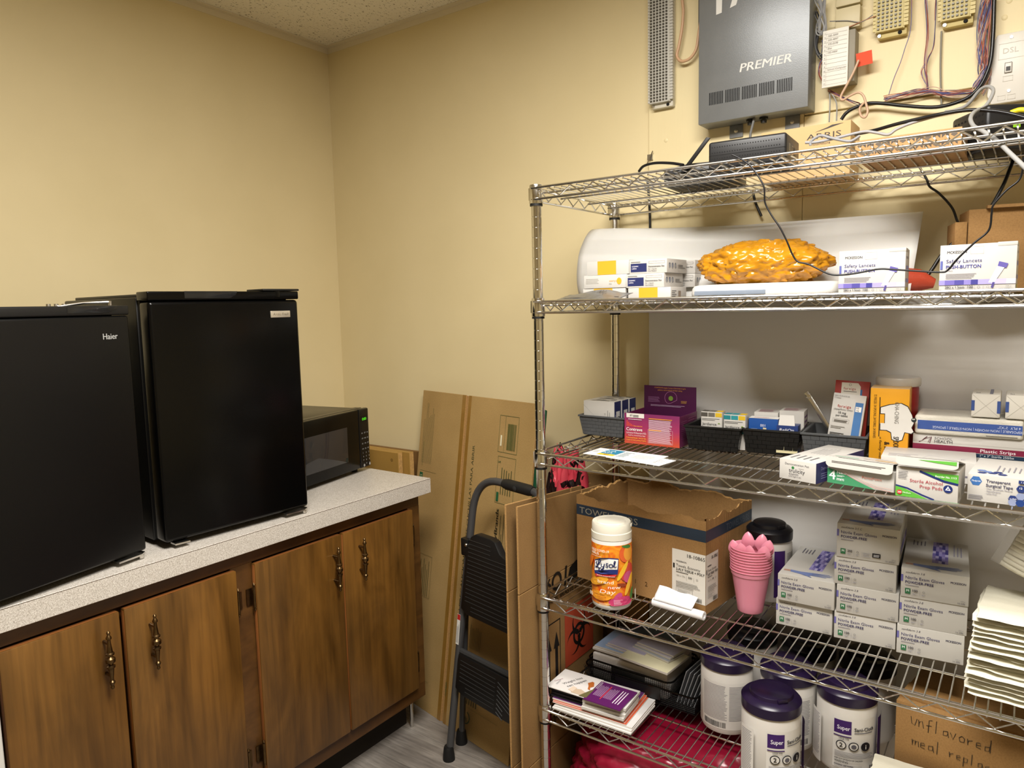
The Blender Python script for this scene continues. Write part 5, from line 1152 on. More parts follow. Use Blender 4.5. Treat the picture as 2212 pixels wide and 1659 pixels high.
A = Art().on('top', .12, .104, .0023); A.text('Weight loss', .038, .028, .0095, '2A2A32', rot=62, width=.062); A.text('can happen', .054, .022, .0095, '2A2A32', rot=62, width=.062); A.text('Contrave', .010, .030, .0048, '8A2A4A', rot=62); A.bars(.018, .02, .024, .05, 2, '8A8890', .3, True)
A.poly([(.072, .004), (.112, .004), (.112, .02), (.09, .03), (.074, .024)], 'C9B49A'); A.poly([(.090, .068), (.098, .080), (.104, .078), (.112, .060), (.106, .050), (.112, .038), (.104, .040), (.098, .056)], 'B8682E'); A.poly([(.098, .0), (.12, .0), (.12, .055), (.11, .03)], '6A6440'); A.poly([(.06, .012), (.075, .008), (.078, .03), (.064, .034)], 'E0CDB8')
A.done(fl_)
fp = G().box(0, 0, 0, .105, .102, .0025).build('flyer', mat('flyer_purple', '5E2160', .3), None, (1.397, -.463, z5 + .0548), rad(1)); tag(fp, 'purple printed flyer with white text on top of the white booklets', 'flyer', 'booklets and flyers at the left of the lowest shelf')
A = Art().on('top', .105, .102, .0026); A.bars(.012, .03, .066, .086, 13, 'C8A8C8', .3, True, .2, 4); A.bars(.036, .02, .042, .09, 1, 'C83A4E', .5, True, 0); A.bars(.072, .02, .094, .09, 3, 'E8DCE8', .35, True, .1, 5); A.bars(.004, .06, .012, .10, 2, 'E8DCE8', .3, True, .1); A.done(fp)
# mesh letter trays
M_MESH = mat('black_mesh_steel', '0D0D0D', .35, .2)
def meshtray(label, loc, yaw, w, d, h, pitch=.006):
    t = thing('mesh_tray', label, 'tray', loc, yaw, 'black mesh trays on the lowest shelf')
    g = G(); s = .0007; o_ = .008
    def side(P, n, L_):
        for i in range(n + 1):
            a, b = P(i / n, 0), P(i / n, 1); g.tube([a, b], s, 4, cap=False)
        for j in range(1, int(h / pitch)): g.tube([P(0, j * pitch / h), P(1, j * pitch / h)], s, 4, cap=False)
    side(lambda u, v: (o_ * (1 - v) + u * (w - 2 * o_ * (1 - v)), o_ * (1 - v), .002 + v * (h - .004)), int(w / pitch), w); side(lambda u, v: (o_ * (1 - v) + u * (w - 2 * o_ * (1 - v)), d - o_ * (1 - v), .002 + v * (h - .004)), int(w / pitch), w)
    side(lambda u, v: (o_ * (1 - v), o_ * (1 - v) + u * (d - 2 * o_ * (1 - v)), .002 + v * (h - .004)), int(d / pitch), d); side(lambda u, v: (w - o_ * (1 - v), o_ * (1 - v) + u * (d - 2 * o_ * (1 - v)), .002 + v * (h - .004)), int(d / pitch), d)
    g.box(o_, o_, .0, w - o_, d - o_, .002); g.build('mesh', M_MESH, t, smooth=0)
    c = .02; pts = []
    for (cx, cy, a0) in ((w - c, c, -90), (w - c, d - c, 0), (c, d - c, 90), (c, c, 180)):
        for i in range(5): pts.append((cx + c * math.cos(rad(a0 + 22.5 * i)), cy + c * math.sin(rad(a0 + 22.5 * i)), h))
    G().tube(pts, .0026, 8, closed=True).build('rim', M_BLKG, t); G().box(w * .3, -.001, h * .3, w * .7, .004, h * .95).build('front_plate', M_BLKP, t, bevel=.002)
    return t
meshtray('wide black mesh tray holding brochures on the lowest shelf', (1.300, -.292, z5), -1, .337, .205, .050)
meshtray('smaller black mesh tray stacked inside the wide one', (1.305, -.282, z5 + .0030), -1, .258, .19, .062)
zt = z5 + .006
o = thing('wrapped_pack', 'clear wrapped pack of white papers in the mesh tray', 'pack', (1.310, -.270, zt), -1)
G().box(.004, .004, 0, .234, .172, .072).build('papers', mat('pack_paper', 'C4C0BA', .6), o, bevel=.004)
def pw(u, v):
    a = 2 * pi * u; cy = math.copysign(abs(math.cos(a)) ** .4, math.cos(a)); cz = math.copysign(abs(math.sin(a)) ** .4, math.sin(a)); e = 1 + .07 * noise.noise((u * 10, v * 9, 8))
    return (-.002 + .242 * v, .088 + .090 * cy * e, .0385 + .039 * cz * e)
G().grid(pw, 48, 30, closeu=True).build('plastic_wrap', mat('clear_film2', 'F4F4F4', .1, trans=1, ior=1.04, alpha=.35), o, smooth=60)
zt += .0785
for i, (x, y, yw, w_, d_, h_, c, lb) in enumerate(((1.312, -.262, -2, .20, .16, .006, 'C6C2BC', 'white folder on the wrapped papers'), (1.316, -.258, -1, .19, .15, .005, '8FA3BE', 'pale blue booklet on the tray pile'), (1.41, -.288, -6, .15, .12, .006, 'CFC9A8', 'cream booklet with red lower edge on the tray pile'),
        (1.345, -.245, -8, .125, .07, .004, 'A9A4B4', 'grey lilac brochure, left of the tray pile'), (1.349, -.240, -6, .12, .07, .004, 'A29DB0', 'grey lilac brochure lying on its twin'), (1.42, -.225, -14, .125, .07, .005, '9EA3A8', 'grey brochure at the back of the tray pile'), (1.425, -.221, -12, .12, .07, .005, 'B4AFB8', 'pale brochure, second at the back of the tray pile'), (1.43, -.217, -10, .12, .07, .005, 'A8A4AE', 'pale brochure, top at the back of the tray pile'), (1.36, -.165, -3, .13, .085, .007, '5C7690', 'blue brochure at the rear of the tray pile'))):
    zz = zt + (0, .0065, .0065 + .0055, .012, .0165, .0185, .024, .0295, .012)[i]
    booklet(lb, (x, y, zz), yw, w_, d_, h_, c, 'brochure', 'brochures piled in the mesh tray', 'BDB8AE')
for i in range(6):
    o = G().box(0, 0, 0, .0022, .15, .098).build('plastic_sleeve', mat('sleeve_grey', 'A8ABAE', .25, trans=.35), None, (1.5675 + .0095 * i, -.262, z5 + .006), (rad(0), rad(16 + i), rad(-4)), bevel=.0004, seg=1); tag(o, 'clear grey document sleeve standing at the right of the mesh tray', 'sleeve', 'document sleeves in the tray')
# wipe tubs
rt_ = .0635
tub('wipes tub with small printed back label, next to the mesh tray', (1.707, -.274, z5), 12, rt_, 'back'); tub('wipes tub with a purple lid closest to the front edge of the lowest shelf', (1.857, -.414, z5), 46, rt_, 'front'); tub('wipes tub behind the foremost tub, mostly hidden', (1.852, -.256, z5), 20, rt_, 'side'); tub('wipes tub with a purple square logo right of the foremost tub', (1.987, -.270, z5), 24, rt_, 'front')
for i, (x, y) in enumerate(((1.722, -.119), (1.866, -.114), (2.004, -.119))): tub(('dark lidded wipes tub in the back row, left one', 'dark lidded wipes tub in the back row, middle one', 'dark lidded wipes tub in the back row, right one')[i], (x, y, z5), 20, rt_, None, M_BLID, .170)
# hand-marked carton
w, d, h = .25, .19, .198
o = carton('marked_carton', 'brown carton with handwritten marker text on the lowest shelf', 'carton', (2.092, -.302, z5), -9, w, d, h, M_CARD3)
G().box(0, .02, h, w, .09, h + .004).build('flap', M_CARD3, o)
strokes = {'U': [(0, 1), (.1, .25), (.4, .1), (.6, .9)], 'n': [(0, .9), (.05, .1), (.1, .7), (.35, .85), (.5, .1)], 'f': [(.55, 1.3), (.25, 1.2), (.2, -.2), (.2, .6), (0, .55), (.5, .65)], 'l': [(.2, 1.4), (.15, .0)], 'a': [(.5, .7), (.1, .6), (.1, .15), (.45, .2), (.5, .7), (.6, .05)], 'v': [(0, .7), (.25, .05), (.5, .8)], 'o': [(.3, .75), (.05, .5), (.15, .1), (.5, .15), (.55, .55), (.3, .75)], 'r': [(.05, .7), (.1, .05), (.15, .5), (.5, .65)], 'e': [(.05, .35), (.5, .45), (.4, .7), (.1, .6), (.1, .15), (.5, .1)], 'd': [(.5, .6), (.1, .5), (.1, .1), (.45, .15), (.6, 1.4), (.55, 0)], 'm': [(0, .7), (.05, .05), (.1, .6), (.3, .65), (.3, .1), (.4, .6), (.6, .65), (.65, .05)], 'p': [(.1, .7), (.05, -.5), (.1, .6), (.5, .6), (.45, .15), (.1, .1)], 'c': [(.5, .65), (.1, .5), (.15, .1), (.5, .1)], 't': [(.3, 1.2), (.2, .1), (.4, .05), (.25, .8), (0, .75), (.55, .85)]}
A = Art().on('front')
def hand(t, u, v, s, dx):
    for ch in t:
        if ch in strokes: A.line([(u + s * x, v + s * y) for x, y in strokes[ch]], .0014, '241A0E')
        u += dx
hand('Unflavored', .030, .152, .020, .0150); hand('meal', .034, .108, .020, .0150); hand('replacement', .104, .112, .017, .0128)
A.done(o)
for i in range(7): towel('paper_towel', 'folded white paper towel in the low pile before the marked carton', (2.062 + .002 * (i % 3), -.452, z5 + .001 + .0122 * i), -2 + i * .5, .27, .115, .0115, 40 + i, 'low pile of paper towels on the lowest shelf', amp=.002)

# ================================================================= RED BAGS
M_RED = mat('red_bag_film', '8E1430', .25, sss=.1, spec=.6, trans=.1)
def blobbag(name, label, c, s, seed, sub=5, flat=None, m=M_RED, rough=.35):
    bm = bmesh.new(); bmesh.ops.create_icosphere(bm, subdivisions=sub, radius=1); vs = []
    for v in bm.verts:
        p = v.co; k_ = 1 + .16 * noise.noise(p * 1.7 + Vector((seed, 0, 0))) + rough * .35 * (abs(noise.noise(p * 4.2 + Vector((0, seed, 0)))) - .25) + rough * .16 * abs(noise.noise(p * 11))
        q = Vector((p.x * s[0], p.y * s[1], p.z * s[2])) * k_ + Vector(c)
        if flat: flat(q)
        vs.append(q)
    g = G().add(vs, [tuple(x.index for x in f.verts) for f in bm.faces]); bm.free(); return tag(g.build(name, m, smooth=55), label, 'bag')
def fl1(q): q.z = min(max(q.z, .002), .318); q.y = min(max(q.y, -.52), -.05); q.x = max(q.x, 1.285)
blobbag('red_bag', 'crumpled translucent red waste bag on the floor under the rack', (1.60, -.30, .14), (.34, .22, .20), 3, 6, fl1, rough=.3)
def _pb(nt, b, mp, nz, bmp, mix):
    n = nz(mp((1, 1, 1)), 20, 2, 1.2); c = ramp(nt, n, [(.50, 'C0404E'), (.52, '17080C')]); nt.links.new(c, b.inputs['Base Color'])
M_PB = nodemat('red_black_print_film', .25, _pb)
def fl2(q): q.x = min(max(q.x, 1.085), 1.236); q.y = min(max(q.y, -.245), -.05); q.z = max(q.z, .004)
blobbag('printed_bag', 'crumpled red plastic bag with black print behind the rack post', (1.165, -.15, .49), (.10, .10, .47), 6, 5, fl2, M_PB, rough=.8)

# ================================================================= TOP SHELF ELECTRONICS
z1 = DK[1]
M_DEV = mat('black_device', '1C1C1D', .38); M_HOLE = mat('vent_hole', '030303', .8)
md = thing('modem', 'large black modem with rows of round vent holes on the top shelf', 'modem', (1.7055, -.425, z1), 3)
w, d, h = .163, .125, .0605
G().box(0, 0, .001, w, d, h).build('case', M_DEV, md, bevel=.006, seg=3)
A = Art().on('front')
for r_ in range(4):
    for i in range(27): A.disc(.009 + .0054 * i, .0125 + .0115 * r_ + (.001 if r_ > 1 else 0), .0013, M_HOLE, 8); A.k -= 1
A.k += 1; A.done(md, 'vent_holes'); G().box(.002, -.0004, .0305, w - .002, .001, .0315).build('case_seam', M_HOLE, md)
A = Art().on('right', w, d, h)
for i in range(3): A.rect(.022 + .005 * i, .026, .0245 + .005 * i, .042, 'A8A08A')
A.frame(.045, .022, .062, .040, 'A8A08A', .0015); A.rect(.07, .024, .09, .04, '4A4A48'); A.done(md, 'ports')
rt2 = thing('router', 'flat black router with a raised antenna at the left of the top shelf', 'router', (1.535, -.275, z1), 4)
G().prism([(0, .001), (.17, .001), (.17, .040), (.15, .050), (.06, .052), (.02, .046), (0, .044)], .0, .12, 'y').build('case', M_DEV, rt2, bevel=.004)
G().box(.0, .11, .001, .165, .15, .066).build('rear_case', M_DEV, rt2, bevel=.004); G().box(.05, -.001, .012, .12, .004, .034).build('port_recess', M_HOLE, rt2, bevel=.001)
an = G().hexa([(.045, -.012, .030), (.057, -.012, .030), (.057, -.006, .030), (.045, -.006, .030)], [(.112, -.020, .104), (.122, -.020, .101), (.122, -.015, .101), (.112, -.015, .104)]); an.build('antenna', M_BLKP, rt2, bevel=.0015)
an = G().hexa([(.020, -.016, .022), (.030, -.016, .018), (.030, -.010, .018), (.020, -.010, .022)], [(.066, -.010, .050), (.072, -.010, .045), (.072, -.005, .045), (.066, -.005, .050)]); an.build('antenna', M_BLKP, rt2, bevel=.0015)
w, d, h = .20, .10, .118
o = carton('device_carton', 'pale brown device carton with a black printed logo behind the modem', 'carton', (1.742, -.172, z1), 0, w, d, h, M_CARDL)
A = Art().on('front'); A.text('ARRIS', .105, .086, .0125, '2A2018', width=.075); A.poly([(.122, .101), (.150, .106), (.185, .114), (.160, .113), (.150, .109)], '2A2018'); A.text('touchstone', .118, .072, .006, '2A2018'); A.on('right', w, d, h); A.bars(.02, .06, .07, .10, 4, '8A6A48', .4); A.rect(.07, .03, .085, .09, 'C8BCA8'); A.barcode(.0705, .035, .0845, .06); A.on('x', f=lambda u, v, e: (u, v, -e)); A.done(o)
w, d, h = .186, .19, .036
o = carton('patterned_carton', 'brown device carton with dark chevron pattern near the right of the top shelf', 'carton', (1.985, -.345, z1), 0, w, d, h, mat('mid_kraft', 'A98558', .8, var=(8, .06)))
A = Art().on('front')
for i in range(12):
    for j in range(2): u = .008 + .0145 * i; v = .005 + .015 * j; A.poly([(u, v), (u + .006, v + .006), (u + .012, v), (u + .012, v + .006), (u + .006, v + .012), (u, v + .006)], '3E332A') if (i + j) % 3 else A.poly([(u, v + .004), (u + .006, v), (u + .012, v + .004), (u + .006, v + .010)], '55483A'); A.k -= 1
A.on('x', f=lambda u, v, e: (u, v, -e)); A.k = 2
for i in range(9):
    for j in range(4): u = .006 + .0145 * i; v = .004 + .015 * j; A.poly([(u, v), (u + .006, v + .006), (u + .012, v), (u + .012, v + .006), (u + .006, v + .012), (u, v + .006)], '3E332A'); A.k -= 1
A.k += 1; A.text('link', .178, .03, .012, '2A2018', 'r', bold=True); A.done(o)
mr = thing('modem', 'black grilled modem with a yellow plug at the right end of the top shelf', 'modem', (2.205, -.262, z1), 33)
w, d, h = .19, .125, .088
G().box(0, 0, .001, w, d, h).build('case', M_DEV, mr, bevel=.007, seg=3)
A = Art().on('left', w, d, h)
for r_ in range(5):
    for i in range(9): A.rect(.012 + .012 * i, .014 + .014 * r_, .018 + .012 * i, .018 + .014 * r_, M_HOLE); A.k -= 1
A.k += 1; A.on('front'); A.rect(.045, .038, .085, .052, '14140E'); A.rect(.05, .042, .064, .048, mat('led_green', '304010', .4, emit='A8E828', es=.8)); A.disc(.03, .045, .003, M_HOLE, 10); A.done(mr, 'grille_and_ports')

# ================================================================= WALL EQUIPMENT
pb = thing('paging_amplifier', 'grey steel wall cabinet with white lettering and vent slots', 'wall cabinet', (1.5475, -.0825, 1.895))
w, d, h = .2785, .070, .50
M_PAM = mat('grey_hammer_paint', '7E8183', .38, .35, bump=(420, .25, .0008), var=(12, .06))
G().box(0, 0, 0, w, d, h).build('housing', M_PAM, pb, bevel=.0025)
A = Art().on('front'); WL = 'DAD9D4'
A.text('PREMIER', .110, .1135, .0205, WL, bold=True, shear=.2, width=.128)
for g_ in range(5):
    for i in range(9): A.rect(.030 + .0435 * g_ + .0043 * i, .045, .0322 + .0435 * g_ + .0043 * i, .0765, M_HOLE); A.k -= 1
A.k += 1
A.poly([(.047, .268), (.062, .270), (.064, .36), (.047, .36)], WL); A.poly([(.083, .276), (.099, .280), (.125, .36), (.108, .36)], WL); A.poly([(.047, .345), (.13, .345), (.13, .36), (.03, .36)], WL)
A.on('right', w, d, h); A.frame(.035, .038, .055, .078, 'B8B8B4', .001); A.rect(.039, .042, .051, .074, 'A8A8A4'); A.done(pb)
for u in (.080, .225):
    b_ = G().box(u - .018, d - .004, -.033, u + .018, d - .001, .0).build('mount_tab', M_PAM, pb, bevel=.001); G().lathe([(0, -.003), (.005, -.002), (.006, 0), (0, 0)], 12, (u, d - .004, -.016), axis='y').build('screw', M_STEEL, b_)
for u in (.128, .162): G().lathe([(.011, 0), (.011, -.005), (.008, -.006), (.007, -.014), (0, -.014)], 14, (u, .035, 0)).build('strain_relief', M_BLKP, pb)
def block66(label, x0, x1, z0, z1, cb_, cc, rows, cols=6):
    t = thing('punchdown_block', label, 'terminal block', (x0, -.012, z0), 0, 'telephone terminal blocks on the wall'); w_, h_ = x1 - x0, z1 - z0; D_ = .030
    G().box(.010, -D_ + .012, 0, w_ - .004, 0, h_).build('base', cb_, t, bevel=.0015); G().box(.008, -D_, .012, w_ - .010, -D_ + .012, h_).build('terminal_bed', cc, t, bevel=.001)
    g = G(); g2 = G().box(.006, -D_ + .004, .012, .0085, -.006, h_); g3 = G().box(w_ - .0105, -D_ + .002, .012, w_ - .008, -.006, h_)
    for j in range(rows):
        z_ = .016 + (h_ - .02) * j / rows; hh_ = (h_ - .02) / rows
        for i in range(cols):
            x_ = .013 + (w_ - .030) * i / (cols - 1); g.box(x_ - .0022, -D_ - .004, z_ + hh_ * .1, x_ + .0022, -D_, z_ + hh_ * .55)
        g2.box(0, -D_ + .006, z_ + hh_ * .08, .0085, -D_ + .010, z_ + hh_ * .92); g3.box(w_ - .0105, -D_ + .001, z_ + hh_ * .08, w_, -D_ + .010, z_ + hh_ * .92)
    cl_ = g.build('clips', mat('clip_metal', '57544C', .4, .7), t, smooth=0); cl_['kind'] = 'stuff'; g2.build('fanning_strip', cc, t, smooth=0); g3.build('fanning_strip', cc, t, smooth=0)
    for u in (.014, w_ - .018): G().lathe([(0, -.003), (.0035, -.003), (.0045, 0), (0, 0)], 12, (u, -D_ + .011, .006), axis='y').build('screw', M_STEEL if u < .02 else M_HOLE, t)
    return t
M_I = mat('ivory_plastic', 'CFCABA', .45); M_Y = mat('aged_yellow_plastic', 'C9B87A', .45)
block66('long grey and white terminal block left of the grey wall cabinet', 1.381, 1.457, 1.972, 2.36, M_I, mat('grey_clip_bed', 'BDBAB0', .5), 46)
block66('yellowed terminal block left of the twisted wire bundle', 1.957, 2.032, 2.034, 2.34, M_Y, mat('yellow_bed', 'CDBE84', .5), 34)
block66('yellowed terminal block next to the thick wire bundle', 2.090, 2.162, 2.028, 2.34, M_Y, MATS['yellow_bed'], 34)
for i, (za, zb) in enumerate(((2.072, 2.122), (2.126, 2.19))):
    o = G().box(0, 0, 0, .055, .026, zb - za).build('junction_cover', mat('beige_cover', 'C9BD98', .45), None, (1.874, -.038, za), bevel=.002); tag(o, ('beige wall junction box above the handwritten panel, lower one', 'beige wall junction box above the handwritten panel, upper one')[i], 'junction box', 'beige junction boxes')
wp = thing('line_panel', 'white terminal panel with ruled handwritten line list', 'panel', (1.851, -.058, 1.938))
G().box(0, 0, 0, .058, .006, .133).build('list_card', mat('list_white', 'DEDBD2', .5), wp, bevel=.001); G().box(.006, .006, .006, .072, .046, .126).build('terminal_base', mat('panel_grey', '8E8878', .6), wp, bevel=.002)
A = Art().on('front'); 
for i in range(13): A.rect(.003, .006 + .0098 * i, .055, .0064 + .0098 * i, '8A8880'); A.text(str(13 - i), .0055, .0078 + .0098 * i, .003, '3A3A3A', 'c'); A.k -= 1
A.k += 1; A.rect(.009, .004, .0093, .129, 'A8A49A')
for z_, t in ((.1150, '335-3099'), (.1055, '335-4897'), (.0958, '375-0078'), (.0860, 'Elev'), (.0765, '100-4400'), (.0370, 'School Computer')): A.text(t, .012, z_ + .002, .0042, '7A7670', shear=.25)
A.done(wp)
tag(G().box(0, 0, 0, .034, .0012, .030).build('orange_tag', mat('orange_paper', 'D9481E', .6), None, (1.928, -.052, 1.974), (rad(8), rad(-5), rad(4)), smooth=0), 'small orange paper tag hanging beside the line list panel', 'tag')
ds = thing('dsl_wall_plate', 'white wall plate with a single phone jack at the right edge', 'wall plate', (2.190, -.0125, 1.846))
G().prism([(.008, .0), (.080, .0), (.080, .146), (.014, .146), (.004, .12), (.0, .02)], -.014, 0, 'y').build('plate', mat('plate_white', 'D6D2C8', .4), ds, bevel=.003)
G().box(.030, -.017, .062, .044, -.0135, .084).build('jack', mat('plate_white'), ds, bevel=.001)
A = Art().on('front', f=lambda u, v, e: (u, -.0142 - e, v)); A.text('DSL', .026, .104, .011, 'BEB9AC', width=.028); A.frame(.018, .092, .07, .125, 'C6C1B4', .0006); A.frame(.020, .006, .034, .016, 'C6C1B4', .0006); A.frame(.038, .006, .052, .016, 'C6C1B4', .0006); A.frame(.028, .045, .046, .056, 'C6C1B4', .0006)
A.on('x', f=lambda u, v, e: (u, -.0172 - e, v)); A.frame(.0305, .0625, .0435, .0835, '3A3834', .0007); A.rect(.033, .066, .041, .075, '2A2826'); A.done(ds)
for z_ in (.024, .136): G().lathe([(0, -.003), (.003, -.003), (.004, 0), (0, 0)], 12, (.040, -.0135, z_), axis='y').build('screw', M_STEEL, ds)
o = G().box(0, 0, 0, .011, .02, .16).build('cable_raceway', M_GREYP, None, (1.527, -.036, 2.12), bevel=.003); tag(o, 'dark grey plastic strip between the beige cable and the wall cabinet', 'cable strip')
for (x, z_) in ((1.425, 1.885), (2.222, 2.063), (2.232, 2.10), (2.215, 2.03)):
    o = G().lathe([(0, -.0012), (.004, -.0012), (.006, 0), (0, 0)], 14, (x, -.0122, z_), axis='y').build('painted_screw', M_PLY); tag(o, 'painted over screw head on the plywood backer', 'screw', 'painted screws on the backer board')
o = G().box(-.008, -.006, -.002, .008, 0, .014).tube([(-.010, -.008, -.016), (.0, -.010, .0), (.010, -.008, .022)], .0016, 6).build('wall_clip', M_STEEL, None, (1.378, -.012, 1.838)); tag(o, 'small bright metal clip on the wall above the rack corner', 'clip')

